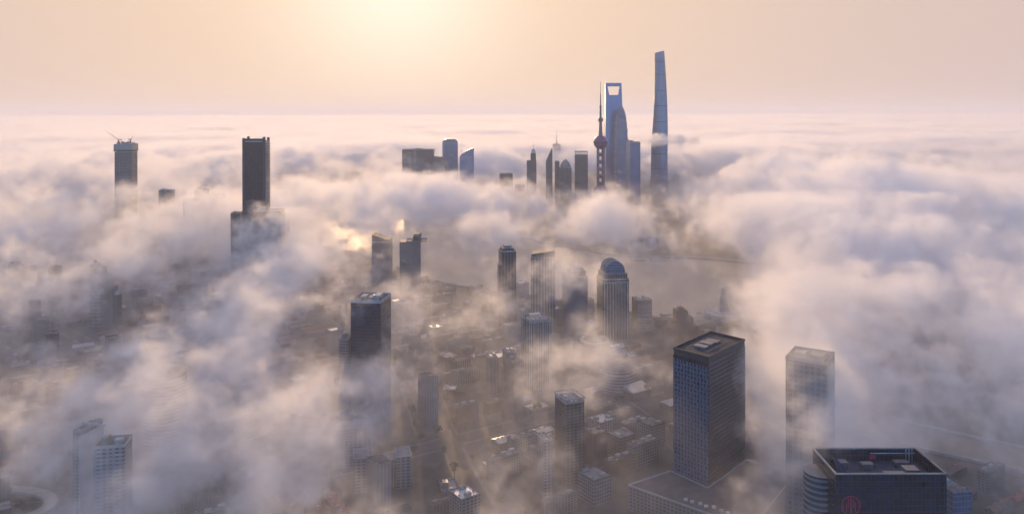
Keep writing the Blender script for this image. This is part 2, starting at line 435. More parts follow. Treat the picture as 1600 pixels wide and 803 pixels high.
# stepped pagoda tower
Y = 3190; cx = at(971.5, Y)
root = thing('pagoda_tower', 'stepped pagoda-like tower with narrowing tiers and a pointed spire', 'tower', (cx, Y + 25, 0), R(10))
HERO.append((cx, Y, 50))
def notched(a, q=.22):
    c0 = a * (1 - q)
    return [(-c0, -a), (c0, -a), (c0, -c0), (a, -c0), (a, c0), (c0, c0), (c0, a), (-c0, a), (-c0, c0), (-a, c0), (-a, -c0), (-c0, -c0)]
tiers = [(0, 26), (120, 25), (200, 24), (255, 22.5), (292, 20.5), (318, 18.5), (338, 16.5), (352, 14), (363, 11.5), (371, 9), (377, 6.5), (383, 4)]
for i, (z, a) in enumerate(tiers[:-1]):
    z2 = tiers[i + 1][0]
    MB().loft([(z + (.01 if i else 0), notched(a * .985)), (z2 - 1.6, notched(a)), (z2 - .8, notched(a * 1.05)), (z2, notched(a * 1.02))]).build('tier', M['stone_fins'] if False else M['pale_glass'], root)
MB().rod((0, 0, 383), (0, 0, 408), 3, .4).build('spire', M['steel'], root)

# television tower with spheres
Y = 2655; cx = at(938.5, Y)
root = thing('television_tower', 'slender television tower with dark magenta spheres on three columns', 'tower', (cx, Y, 0))
HERO.append((cx, Y, 55))
for x, y in ((-9.4, -3), (9.4, -3), (8.2, 9)):
    MB().rod((x, y, 0), (x, y, 262), 4.6, 4.6, 16).build('column', M['tower_concrete'], root, True)
MB().sphere(0, 2, 259, 23.5, 36, 20).build('upper_sphere', M['mauve'], root, True)
MB().lathe([(23.7, 255), (24.3, 256), (24.3, 262), (23.7, 263)], 0, 2, 36).build('viewing_gallery', M['dark_steel'], root)
MB().sphere(0, 2, 92, 26, 36, 20).build('lower_sphere', M['mauve'], root, True)
for z in (122, 146, 170, 194, 218): MB().lathe([(5.5, z - 6), (6.8, z - 3), (6.8, z + 3), (5.5, z + 6)], 0, 2, 16).build('small_sphere', M['mauve'], root, True)
MB().lathe([(7.2, 278), (5.6, 300), (4.6, 326)], 0, 2, 16).build('upper_column', M['tower_concrete'], root, True)
MB().sphere(0, 2, 334, 8.6, 24, 14).build('top_sphere', M['mauve'], root, True)
MB().lathe([(3.6, 341), (3.0, 375), (3.9, 376), (3.9, 380), (2.0, 381), (1.5, 420), (.9, 421), (.5, 462)], 0, 2, 12).build('mast', M['dark_steel'], root)
for a in (90, 210, 330):
    x, y = 46 * math.cos(R(a)), 46 * math.sin(R(a))
    MB().rod((x, y, 0), (x * .2, y * .2, 88), 3.6, 3.2, 12).build('leg', M['tower_concrete'], root, True)
MB().lathe([(52, 0), (52, 6), (30, 14), (28, 18)], 0, 2, 36).build('base_hall', M['tower_concrete'], root)

# other towers over there
root, W, D, H = block('office_tower', 'broad blue tower right of the pagoda tower with a notched flat roof', 981, 1001, 224, 2950, 42, 12, M['blue_glass'], roof=M['roof_dark'], rooms=2, par=4)
MB().cbox(-W * .3, 0, W * .3, D * .6, H + .2, H + 9).build('roof_block', M['pale_glass'], root)
root, W, D, H = block('office_tower', 'flat-topped grey tower just left of the television tower with columns at the crown', 898, 920, 243, 2800, 38, -6, M['grey_office'], rooms=0)
q = MB()
for i in range(9): q.cbox(-W / 2 + 2 + i * (W - 4) / 8, -D / 2 + 1, 1.6, 1.6, H + .2, H + 11)
for i in range(9): q.cbox(-W / 2 + 2 + i * (W - 4) / 8, D / 2 - 1, 1.6, 1.6, H + .2, H + 11)
q.each('crown_column', M['concrete'], root)
MB().box(-W / 2 - .5, W / 2 + .5, -D / 2 - .5, D / 2 + .5, H + 11.01, H + 14).build('crown_slab', M['concrete'], root)
MB().rod((-W * .48, 0, H + 14), (-W * .48, 0, H + 38), .8, .3).build('mast', M['steel'], root)
# wedge
Y = 2780; x0, x1 = at(853, Y), at(863, Y)
root = thing('wedge_tower', 'thin tower with a steep sloping wedge top near the domed tower', 'tower', ((x0 + x1) / 2, Y + 15, 0)); a = (x1 - x0) / 2
zl, zr = zt(252, Y), zt(235, Y)
MB().add([(-a, -15, 0), (a, -15, 0), (a, 15, 0), (-a, 15, 0), (-a, -15, zl), (a * .5, -15, zr), (a, -15, zr), (a, 15, zr), (a * .5, 15, zr), (-a, 15, zl)],
         [(0, 1, 6, 5, 4), (1, 2, 7, 6), (2, 3, 9, 8, 7), (3, 0, 4, 9), (4, 5, 8, 9), (5, 6, 7, 8), (3, 2, 1, 0)]).build('wall', M['grey_office'], root)
MB().box(a * .6, a * .95, -2, 2, zr + .01, zr + 5).build('roof_block', M['concrete'], root)
root, W, D, H = block('office_tower', 'narrow slanted block squeezed between the wedge tower and the domed one', 867, 874, 253, 2790, 25, 0, M['grey_office'], rooms=1)
# domed
root, W, D, H = block('domed_tower', 'hazy tower with a rounded pointed dome beside the wedge tower', 875, 893, 263, 2770, 38, 0, M['stone_fins'], rooms=0)
prof = [(W * .46, H + .2), (W * .45, H + 6), (W * .40, H + 13), (W * .30, H + 20), (W * .17, H + 25), (W * .06, H + 28.5), (.1, H + 33)]
MB().lathe(prof, 0, 0, 20).build('dome', M['concrete'], root, True)
root, W, D, H = block('stepped_tower', 'tower with stacked narrowing top and thin mast left of the wedge tower', 823, 838, 252, 2830, 34, 0, M['grey_office'], rooms=0)
MB().cbox(W * .18, 0, W * .55, D * .6, H + .2, zt(241, Y)).build('upper_stage', M['grey_office'], root)
MB().cbox(W * .2, 0, W * .4, D * .4, zt(241, Y) + .01, zt(235, Y)).build('top_stage', M['concrete'], root)
MB().rod((W * .2, 0, zt(235, Y)), (W * .2, 0, zt(222, Y)), .9, .3).build('mast', M['steel'], root)
root, W, D, H = block('masted_tower', 'far tower drowned in fog with only its lattice mast showing', 864, 876, 226, 4300, 40, 0, M['grey_office'], rooms=1)
MB().loft([(H + .2, rect(9, 9)), (H + 16, rect(6, 6)), (H + 18, rect(3, 3)), (zt(204, 4300), rect(1.2, 1.2))]).build('mast', M['steel'], root)
block('office_tower', 'faint tower in the mist left of the stepped tower with the thin mast', 780, 801, 272, 2900, 36, 8, M['grey_office'], rooms=1)
block('office_tower', 'faint low tower in the mist beside the faint taller one', 804, 820, 290, 2860, 30, -10, M['grey_office'], rooms=1)
# group further left
root, W, D, H = block('slab_tower', 'broad flat-topped slab tower rising out of the fog over the river', 628, 677, 234, 3250, 46, 0, M['grey_office'], rooms=3, roof=M['roof'])
MB().box(-W * .1, -W * .08, -D / 2 - .6, D / 2 + .6, 0, H + 1.8).build('joint_fin', M['concrete'], root)
block('office_tower', 'lower grey block tucked right of the broad slab tower', 676, 694, 246, 3270, 36, 0, M['grey_office'], rooms=1)
root, W, D, H = block('curved_tower', 'hazy tower with a rounded crown behind the lower grey block', 689, 715, 224, 3350, 50, 10, M['pale_glass'], rooms=0)
MB().loft([(H + .2 + 19 * math.sin(q), rect(W * math.cos(q) ** .6 + .2, D * .9)) for q in [R(k * 14) for k in range(6)]]).build('crown', M['pale_glass'], root)
root, W, D, H = block('sail_tower', 'hazy tower with a sail-shaped sloping top and mast on its left', 718, 740, 246, 3280, 40, 0, M['pale_glass'], rooms=0)
q = MB(); pts = [(-W / 2 + W * k / 10, H + .2 + 40 * (k / 10) ** .6 * (1 if k < 10 else .96)) for k in range(11)]
n = 11
q.add([(x, y, z) for y in (-D * .4, D * .4) for x, z in pts] + [(x, y, H + .2) for y in (-D * .4, D * .4) for x in (-W / 2, W / 2)],
      [(i, n + i, n + i + 1, i + 1) for i in range(n - 1)] + [tuple([2 * n] + [2 * n + 1] + list(range(n - 1, 0, -1))), tuple([2 * n + 3, 2 * n + 2] + list(range(n + 1, 2 * n))), (2 * n + 1, 2 * n + 3, 2 * n - 1, n - 1)])
q.build('sail_roof', M['pale_glass'], root)
MB().rod((-W * .36, 0, H), (-W * .36, 0, H + 78), .8, .25).build('mast', M['steel'], root)

# ---- the two tall towers on the left -------------------------------------------------
Y = 2000
root, W, D, H = block('unfinished_tower', 'square tower under construction with cranes on top, leftmost above the fog', 175, 204, 237, Y, 44, 8, M['grey_office'], rooms=0)
MB().box(-W / 2 - 2, W / 2 + 2, -D / 2 - 2, D / 2 + 2, H + 2.6, H + 6).build('deck_slab', M['dark_steel'], root)
q = MB().box(-W / 2 - 1.6, W / 2 + 1.6, -D / 2 - 1.6, D / 2 + 1.6, H + 6.01, zt(224, Y))
q.build('climbing_screen', M['steel'], root)
q = MB()
for k in range(8): q.cbox(-W / 2 + W * (k + .5) / 8, rnd.uniform(-.3, .3) * D, W / 11, D * .3, zt(224, Y) + .01, zt(224, Y) + rnd.uniform(2, 6))
q.each('core_wall', M['concrete'], root)
def crane(label, bx, by, bz, tip, cw):
    r = thing('tower_crane', label, 'crane', (bx, by, bz))
    MB().cbox(0, 0, 2.2, 2.2, 0, 9).build('crane_mast', M['crane_red'], r)
    MB().rod((0, 0, 8), tip, .8, .35, 4).build('jib', M['crane_red'], r)
    MB().rod((0, 0, 8), cw, .9, .9, 4).build('counter_jib', M['crane_red'], r)
    MB().cbox(cw[0], cw[1], 3, 3, cw[2] - 2, cw[2] + 1).build('counterweight', M['concrete'], r)
    MB().cbox(1.2, -1.4, 2, 2, 7, 9.4).build('cab', M['white'], r)
    return r
zc0 = zt(224, Y) + 2
crane('red luffing crane on the tower under construction, its jib leaning far out left', at(179, Y), Y + 20, zc0, (at(161, Y) - at(179, Y), -4, zt(204, Y) - zc0), (6, 1, 9))
crane('red luffing crane on the tower under construction, its jib steep and short', at(195, Y), Y + 30, zc0, (at(198, Y) - at(195, Y) + 2, 3, zt(211, Y) - zc0), (-4, 0, 9))

Y = 1480
root, W, D, H = block('finned_tower', 'tall dark tower with corner fins and a balconied edge rising from left fog', 375, 413, 221, Y, 42, 6, M['dark_glass'], rooms=2, roof=M['roof_dark'])
for sx in (-1, 1):
    for sy in (-1, 1):
        MB().cbox(sx * (W / 2 - 2), sy * (D / 2 - 1), 4.6, 3.0, 0, H + (9 if sx * sy < 0 else 7)).build('corner_fin', M['dark_steel'], root)
MB().box(-W / 2 + 4.4, W / 2 - 4.4, -D / 2 + .3, -D / 2 + 1.2, H + 1.7, H + 6).build('crown_screen', M['dark_glass'], root)
q = MB()
for k in range(int(H / 4.2) - 1): q.box(W / 2 - .1, W / 2 + 2.6, -D / 2 + 4, D / 2 - 4, 4.2 * k + 5, 4.2 * k + 6.4)
q.each('balcony', M['concrete'], root)
root, W, D, H = block('stepped_block', 'lower dark block with a balconied edge in front of the tall finned tower', 392, 437, 330, 1400, 36, 4, M['grey_office'], rooms=2)
q = MB()
for k in range(int(H / 4.2) - 1): q.box(W / 2 - .1, W / 2 + 2.0, -D / 2 + 3, D / 2 - 3, 4.2 * k + 3, 4.2 * k + 4.2)
q.each('balcony', M['concrete'], root)
block('office_block', 'small hazy block left of the tall finned tower', 360, 374, 333, 1520, 22, 0, M['grey_office'], rooms=1, cat='building')
block('office_block', 'narrow hazy block right behind the lower balconied block', 436, 447, 345, 1500, 24, 0, M['grey_office'], rooms=1, cat='building')

# ---- the middle row along the near bank -----------------------------------------------
def slant_top(root, W, D, z0, zl, zr, m, name='slanted_top', inset=.0):
    a, d = W / 2 - inset, D / 2 - inset
    MB().add([(-a, -d, z0), (a, -d, z0), (a, d, z0), (-a, d, z0), (-a, -d, zl), (a, -d, zr), (a, d, zr), (-a, d, zl)],
             [(3, 2, 1, 0), (4, 5, 6, 7), (0, 1, 5, 4), (1, 2, 6, 5), (2, 3, 7, 6), (3, 0, 4, 7)]).build(name, m, root)
def open_block(name, label, px0, px1, ytop, Y, D, rot, m, **kw):
    return block(name, label, px0, px1, ytop, Y, D, rot, m, rooms=0, **kw)
root, W, D, H = open_block('slanted_tower', 'tower with a sloping roof and small mast, left of a pair by the glinting water', 580, 609, 379, 1560, 32, -5, M['grey_office'])
slant_top(root, W, D, H + 1.7, H + 15, H + 5, M['grey_office'])
MB().rod((-W * .1, 0, H + 12), (-W * .1, 0, H + 24), .4, .15).build('mast', M['steel'], root)
MB().box(W / 2 - 5, W / 2 + 1, -D / 2 - 1, D / 2 + 1, H * .86, H * .88).build('ledge', M['concrete'], root)
root, W, D, H = open_block('twin_fin_tower', 'tower with two curved fins at its top, right of a pair by the glinting water', 632, 666, 378, 1500, 36, 4, M['grey_office'])
slant_top(root, W * .42, D, H + 1.7, H + 4, H + 17, M['grey_office'], 'raised_fin')
root.children[-1].location.x = W * .29
slant_top(root, W * .32, D, H + 1.7, H + 12, H + 6, M['grey_office'], 'lower_fin')
root.children[-1].location.x = -W * .32
MB().cbox(-W * .02, 0, W * .2, D * .6, H + .2, H + 14).build('plant_room', M['concrete'], root)
root, W, D, H = open_block('rounded_tower', 'slim dark tower with a rounded open crown at the middle of the river bank', 778, 806, 394, 1330, 30, 10, M['dark_piers'])
MB().cbox(0, 0, W * .8, D * .8, H + .2, H + 5).build('upper_stage', M['dark_piers'], root)
q = MB()
for k in range(7):
    a = -1 + 2 * k / 6
    q.cbox(a * W * .36, -D * .36, .8, .8, H + 5, H + 6 + 4.6 * math.sqrt(max(0, 1 - a * a * .9)))
    q.cbox(a * W * .36, D * .36, .8, .8, H + 5, H + 6 + 4.6 * math.sqrt(max(0, 1 - a * a * .9)))
q.build('crown_frame', M['steel'], root)
MB().cbox(0, 0, W * .45, D * .45, H + 5.01, H + 9.5).build('plant_room', M['concrete'], root)
MB().box(-W / 2 - 3, -W / 2 - .01, -D * .3, D * .3, 0, H * .82).build('side_shaft', M['dark_piers'], root)
root, W, D, H = open_block('ribbed_tower', 'wide ribbed tower with sloping crown between the slim dark tower and the masted one', 829, 869, 404, 1290, 34, -6, M['stone_fins'])
slant_top(root, W * .94, D * .9, H + 1.65, H + 6, H + 12, M['stone_fins'], 'sloping_crown')
q = MB()
for k in range(8): q.cbox(-W / 2 + (k + .5) * W / 8, -D / 2 - .5, 1.1, 1.0, 0, H + 4)
q.each('facade_rib', M['concrete'], root)
root, W, D, H = open_block('masted_block', 'tower with rounded shoulders and a pair of thin masts', 880, 918, 434, 1270, 34, 6, M['grey_office'])
MB().cbox(W * .08, 0, W * .72, D * .8, H + .2, H + 9).build('upper_stage', M['grey_office'], root)
MB().loft([(H + 9.01 + 5.5 * math.sin(q), [(x + W * .08, y) for x, y in rect(W * .66 * math.cos(q) + .3, D * .74)]) for q in [R(15 * k) for k in range(7)]]).build('rounded_roof', M['concrete'], root)
for x in (-.05, .2): MB().rod((W * x, 0, H + 12), (W * x, 0, H + 31), .35, .12).build('mast', M['steel'], root)
# domed tower
root, W, D, H = open_block('vaulted_tower', 'stone tower with a tall pointed barrel-vault roof beside the river', 936, 983, 438, 1250, 40, 8, M['stone_fins'])
MB().box(-W / 2 - .9, W / 2 + .9, -D / 2 - .9, D / 2 + .9, H - 5, H - 3.6).build('cornice', M['concrete'], root)
MB().cbox(0, 0, W * .9, D * .9, H + .2, H + 8).build('attic_storey', M['stone_fins'], root)
MB().box(-W * .47, W * .47, -D * .47, D * .47, H + 8.01, H + 9.2).build('attic_cornice', M['concrete'], root)
vs_ = [(W * .37 * math.cos(a), 9.21 + 18.5 * math.sin(a) ** .85) for a in [math.pi * k / 16 for k in range(17)]]
q = MB(); n = len(vs_)
q.add([(x, y, H + z) for y in (-D * .37, D * .37) for x, z in vs_], [(i, i + 1, n + i + 1, n + i) for i in range(n - 1)] + [tuple(range(n - 1, -1, -1)), tuple(range(n, 2 * n)), (0, n, 2 * n - 1, n - 1)])
q.build('vault_roof', M['pale_glass'], root)
for y in [-D * .375 + k * D * .75 / 5 for k in range(6)]:
    q = MB(); m2 = len(vs_)
    q.add([(x * kx, y + dy, H + 9.2 + (z - 9.2) * kx) for dy in (-.5, .5) for kx in (1.003, 1.045) for x, z in vs_],
          [(m2 + i, m2 + i + 1, 3 * m2 + i + 1, 3 * m2 + i) for i in range(m2 - 1)] + [(i, i + 1, m2 + i + 1, m2 + i) for i in range(m2 - 1)] + [(2 * m2 + i + 1, 2 * m2 + i, 3 * m2 + i, 3 * m2 + i + 1) for i in range(m2 - 1)])
    q.build('vault_rib', M['concrete'], root)
MB().rod((0, -D * .2, H + 27), (0, -D * .2, H + 31), .6, .2).build('finial', M['steel'], root)
q = MB()
for k in range(9): q.cbox(-W / 2 + (k + .5) * W / 9, -D / 2 - .5, 1.5, 1.1, 0, H - 5.01)
q.each('facade_pier', M['concrete'], root)
root, W, D, H = block('residential_slab', 'plain mid-rise block with stacked balconies right of the vaulted tower', 990, 1019, 470, 1290, 24, 12, M['cream_flats'], cat='building', rooms=2)
q = MB()
for k in range(int(H / 3.2) - 1): q.box(-W / 2 + 1, W / 2 - 1, -D / 2 - 1.1, -D / 2 + .05, 3.2 * k + 3, 3.2 * k + 4)
q.each('balcony', M['concrete'], root)
# stepped brick building
Y = 1190; cx = at(1066, Y)
root = thing('stepped_brick_building', 'brown stepped brick building with setback wings behind the tall blue tower', 'building', (cx, Y + 16, 0), R(4)); HERO.append((cx, Y + 16, 40))
for (x, wdt, dd, h) in ((0, 18, 20, zt(489, Y)), (-13, 9, 18, zt(505, Y)), (13, 9, 18, zt(500, Y)), (-21, 8.5, 16, zt(517, Y)), (21, 8.5, 16, zt(514, Y))):
    MB().cbox(x, 0, wdt - .01, dd, 0, h).build('wing', M['brown_brick'], root)
    MB().cbox(x, 0, wdt - 1, dd - 1, h + .004, h + 1.2).build('roof', M['roof_dark'], root)
MB().cbox(0, 0, 8, 9, zt(489, Y) + 1.21, zt(489, Y) + 5).build('plant_room', M['brown_brick'], root)
MB().rod((0, 0, zt(489, Y) + 5), (0, 0, zt(489, Y) + 12), .25, .1).build('flagpole', M['steel'], root)
# block with ribbed facade and open plant deck
root, W, D, H = open_block('ribbed_block', 'ribbed office block with open plant wells on its flat roof', 813, 862, 505, 1020, 36, 20, M['stone_fins'], roof=M['roof_dark'], par=3.2)
q = MB()
for k in range(12): q.cbox(-W / 2 + (k + .5) * W / 12, -D / 2 - .4, .8, .8, 0, H + 3)
for k in range(10): q.cbox(W / 2 + .4, -D / 2 + (k + .5) * D / 10, .8, .8, 0, H + 3)
for k in range(10): q.cbox(-W / 2 - .4, -D / 2 + (k + .5) * D / 10, .8, .8, 0, H + 3)
q.each('facade_fin', M['concrete'], root)
q = MB()
for k in range(4): q.ring(-W * .42 + k * W * .21, -W * .42 + k * W * .21 + W * .16, -D * .35, D * .1, H + .16, H + 3.4, .6)
q.build('plant_wells', M['roof_pale'], root)
MB().cbox(W * .1, D * .3, W * .5, D * .22, H + .16, H + 4).build('plant_room', M['concrete'], root)
# dark tower left of centre
root, W, D, H = block('dark_tower', 'dark blue boxy tower half wrapped in fog left of the centre', 546, 602, 474, 960, 42, -8, M['dark_glass'], rooms=3, roof=M['roof'], par=3.5)
q = MB()
for k in range(6): q.cbox(rnd.uniform(-.4, .4) * W, rnd.uniform(-.35, .35) * D, 5, 3.2, H + .16, H + rnd.uniform(2, 5))
q.each('roof_duct', M['steel'], root)
block('office_block', 'lower brown block leaning against the left of the dark blue boxy tower', 528, 548, 530, 985, 24, -8, M['grey_office'], cat='building', rooms=1)
# curved terraced building
Y = 1010; cx = at(967, Y)
root = thing('terraced_tower', 'rounded tower stepping back in curved terraces near the vaulted tower', 'tower', (cx, Y + 18, 0)); HERO.append((cx, Y + 18, 30))
for i, (r_, z0, z1) in enumerate(((22, 0, 24), (19.5, 24, 34), (17, 34, 42), (13, 42, 49))):
    MB().lathe([(r_, z0 + (.01 if i else 0)), (r_, z1 - 1), (r_ + .6, z1 - 1), (r_ + .6, z1)], 0, 0, 28).build('terrace_stage', M['banded'], root)
MB().cbox(0, 0, 9, 6, 49.01, 56).build('roof_block', M['white'], root)
# round pavilion ring roof
Y = 1130; cx = at(928, Y)
root = thing('round_hall', 'low round hall with a pale ring roof between the masted and vaulted towers', 'building', (cx, Y, 0)); HERO.append((cx, Y, 26))
MB().lathe([(20, 0), (20, 34)], 0, 0, 32).build('wall', M['grey_office'], root)
mb = MB(); n = 32
mb.loft([(34.01, [(21.5 * math.cos(2 * math.pi * i / n), 21.5 * math.sin(2 * math.pi * i / n)) for i in range(n)]), (36, [(21.5 * math.cos(2 * math.pi * i / n), 21.5 * math.sin(2 * math.pi * i / n)) for i in range(n)])]).build('ring_roof', M['concrete'], root)
MB().lathe([(16, 36.01), (15, 37.5), (.1, 39)], 0, 0, 32).build('roof', M['roof_dark'], root)
# slanted glass hall
Y = 1000; cx = at(995, Y)
root = thing('slanted_hall', 'low hall with a bright slanting white roof right of the terraced tower', 'building', (cx, Y, 0), R(35)); HERO.append((cx, Y, 22))
MB().cbox(0, 0, 30, 16, 0, 10).build('wall', M['grey_flats'], root)
MB().add([(-16, -9, 10.01), (16, -9, 10.01), (16, 9, 10.01), (-16, 9, 10.01), (-16, -9, 11), (16, -9, 11), (16, 9, 16), (-16, 9, 16)],
         [(3, 2, 1, 0), (4, 5, 6, 7), (0, 1, 5, 4), (1, 2, 6, 5), (2, 3, 7, 6), (3, 0, 4, 7)]).build('roof', M['roof_metal'], root)

# ---- the near dark blue tower -----------------------------------------------------------
H = 137.0
P = [(176, 714), (225, 770), (199, 799), (150, 743)]
cx, cy = sum(p[0] for p in P) / 4, sum(p[1] for p in P) / 4
root = thing('blue_grid_tower', 'tall dark blue tower with a flat roof and a grid facade, largest on the right', 'tower', (cx, cy, 0)); HERO.append((cx, cy, 62))
q4 = [(x - cx, y - cy) for x, y in P]
def sc(p, k): return [(x * k, y * k) for x, y in p]
mb = MB().loft([(0, q4), (H - 5, q4)]); mb.build('wall', M['dark_glass'], root)
# grid facade: panels stand out on the left (short) side
a, bb = Vector((*q4[3], 0)), Vector((*q4[0], 0)); d = bb - a; ln = d.length; d.normalize(); nrm = Vector((d.y, -d.x, 0))
mb = MB(); nu = 11
def slab(p, u0, u1, z0, z1, out0, out1):
    c_ = [p + d * u0 + nrm * out0, p + d * u1 + nrm * out0, p + d * u1 + nrm * out1, p + d * u0 + nrm * out1]
    mb.prism([(v.x, v.y) for v in c_], z0, z1)
fl = 3.9
for r_ in range(int((H - 6) / fl)):
    slab(a, .2, ln - .2, r_ * fl + .1, r_ * fl + 1.0, .02, .5)
    sh = .5 * (r_ % 2)
    for k in range(nu):
        u0 = (k + .25 * sh + .1) * ln / nu
        slab(a, u0, min(ln - .2, u0 + ln / nu * (.42 if (k + r_) % 3 else .6)), r_ * fl + 1.05, r_ * fl + fl, .02, .42)
mb.build('grid_panels', plain('blue grey metal panels', (.07, .14, .24), .4, .4, .3, .3), root)
MB().loft([(H - 4.99, sc(q4, .985)), (H - .6, sc(q4, .985))]).build('crown_band', M['dark_steel'], root)
MB().loft([(H - .59, sc(q4, .955)), (H - .3, sc(q4, .955))]).build('roof', M['roof_dark'], root)
mb = MB(); n = 4
o_, i_ = sc(q4, 1.004), sc(q4, .965)
mb.add([(x, y, z) for z in (H - .58, H + 1.4) for pp in (o_, i_) for x, y in pp], [(i, (i + 1) % 4, 8 + (i + 1) % 4, 8 + i) for i in range(4)] + [(4 + (i + 1) % 4, 4 + i, 12 + i, 12 + (i + 1) % 4) for i in range(4)] + [(8 + i, 8 + (i + 1) % 4, 12 + (i + 1) % 4, 12 + i) for i in range(4)])
mb.build('parapet', M['dark_steel'], root)
for s_, hgt in ((-13, 2.0), (-2, 2.6), (10, 1.8)):
    e = Vector((49, 56)).normalized(); f_ = Vector((-e.y, e.x))
    c_ = e * s_ + f_ * 2
    MB().prism([tuple(c_ + e * i * 4.5 + f_ * j * 6) for i, j in ((-1, -1), (1, -1), (1, 1), (-1, 1))], H - .29, H - .29 + hgt).build('roof_unit', M['steel'], root)
e = Vector((49, 56)).normalized(); f_ = Vector((-e.y, e.x)); mb = MB()
for j in (-9.5, -7.5, 11, 13): mb.rod(tuple(e * -24 + f_ * j) + (H - .1,), tuple(e * 22 + f_ * j) + (H - .1,), .18, None, 4)
mb.each('roof_rail', M['roof_metal'], root)
MB().box(26, 34, 18, 30, 0, H * .78).build('rear_shaft', M['grey_office'], root)
# its podium with a pale edge
Pp = [(104, 700), (176, 655), (262, 760), (182, 812), (150, 765)]
root = thing('podium_building', 'low flat building with a pale roof edge at the foot of the dark blue tower', 'building', (0, 0, 0)); HERO.append((170, 720, 80))
pz = 22
Pp = [(102, 712), (138, 735), (149.0, 742.6), (175.7, 713.2), (240, 668), (196, 640), (150, 650)]
Pp = [(104, 716), (147.5, 744), (174, 710), (226, 768), (262, 738), (192, 640)]
def ccw(p): return p if sum(p[i][0] * p[(i + 1) % len(p)][1] - p[(i + 1) % len(p)][0] * p[i][1] for i in range(len(p))) > 0 else p[::-1]
Pp = ccw(Pp)
MB().prism(Pp, 0, pz).build('wall', M['grey_flats'], root)
mx, my = sum(p[0] for p in Pp) / len(Pp), sum(p[1] for p in Pp) / len(Pp)
MB().prism([(x + (mx - x) * .03, y + (my - y) * .03) for x, y in Pp], pz + .004, pz + .3).build('roof', M['roof_dark'], root)
mb = MB()
for i in range(len(Pp)):
    A, B_ = Pp[i], Pp[(i + 1) % len(Pp)]
    mb.rod((*A, pz + .9), (*B_, pz + .9), .7, None, 4)
mb.build('parapet', M['white'], root)
mb = MB()
for k in range(7): mb.cbox(150 + k * 5 + rnd.uniform(-1, 1), 690 - k * 4 + rnd.uniform(-2, 2), 3.2, 2.4, pz + .31, pz + 2)
mb.each('air_conditioner', M['roof_pale'], root)

# ---- lower right ----------------------------------------------------------------------
Y = 640; zt_ = zt(560, Y)
root, W, D, H = block('lattice_tower', 'fog-wrapped tower with a lattice facade right of the dark blue tower', 1238, 1326, 572, Y, 34, -32, M['grid_glass'], roof=M['roof_dark'], par=2.5, rooms=2)
# emblem tower
Y = 520; x0, x1 = at(1305, Y), at(1478, Y); W = x1 - x0; H = zt(742, Y); D = 40
cx, cy = (x0 + x1) / 2, Y + D / 2
root = thing('emblem_tower', 'dark glass tower with a round red emblem and a raised glass crown, lower right corner', 'tower', (cx, cy, 0)); HERO.append((cx, cy, 55))
MB().box(-W / 2, W / 2, -D / 2, D / 2, 0, H - 9).build('wall', M['dark_glass'], root)
MB().ring(-W / 2, W / 2, -D / 2, D / 2, H - 8.99, H, .8).build('crown_wall', M['dark_glass'], root)
MB().ring(-W / 2 - .4, W / 2 + .4, -D / 2 - .4, D / 2 + .4, H + .003, H + .7, 1.3).build('roof_edge', M['roof_pale'], root)
MB().box(-W / 2 + .9, W / 2 - .9, -D / 2 + .9, D / 2 - .9, H - 8.98, H - 8.7).build('roof', M['roof_dark'], root)
for k in range(3): MB().box(W / 2 - 3.4 - k * 2.1, W / 2 - 2.9 - k * 2.1, D / 2 - 1.4, D / 2 - .81, H - 8.69, H - .01).build('crown_post', M['roof_pale'], root)
MB().box(W * .05, W / 2 - 1.2, D / 2 - 1.2, D / 2 - .81, H - 3.2, H - 2.6).build('crown_rail', M['roof_pale'], root)
MB().add([(-W * .46, -D * .4, H - 8.69), (-W * .30, -D * .4, H - 8.69), (-W * .30, D * .1, H - 8.69), (-W * .46, D * .1, H - 8.69), (-W * .43, -D * .1, H + 7)],
         [(0, 1, 4), (1, 2, 4), (2, 3, 4), (3, 0, 4), (3, 2, 1, 0)]).build('roof_peak', M['dark_glass'], root)
MB().box(W * .04, W * .10, D / 2 - 1.6, D / 2 - 1.21, H - 6.5, H - 4).build('red_frame', M['emblem_red'], root)
mb = MB()
mb.lathe([(11, 0), (11, H * .93)], -W / 2 - 1, 4, 24); mb.build('round_stair_tower', M['banded'], root)
for (x, y, a_, b_, h_) in ((.1, -.25, 14, 7, 5), (.28, -.1, 9, 8, 6), (-.05, .2, 8, 5, 4), (.3, .3, 10, 5, 3.5), (-.28, .25, 7, 6, 4.5)):
    MB().cbox(W * x, D * y, a_, b_, H - 8.69, H - 8.69 + h_).build('plant_room', M['steel'], root)
q = MB()
for k in range(8): q.cbox(-W * .2 + k * 5.2, -D * .42, 2.6, 2.0, H - 8.69, H - 6.6)
q.each('air_conditioner', M['roof_pale'], root)
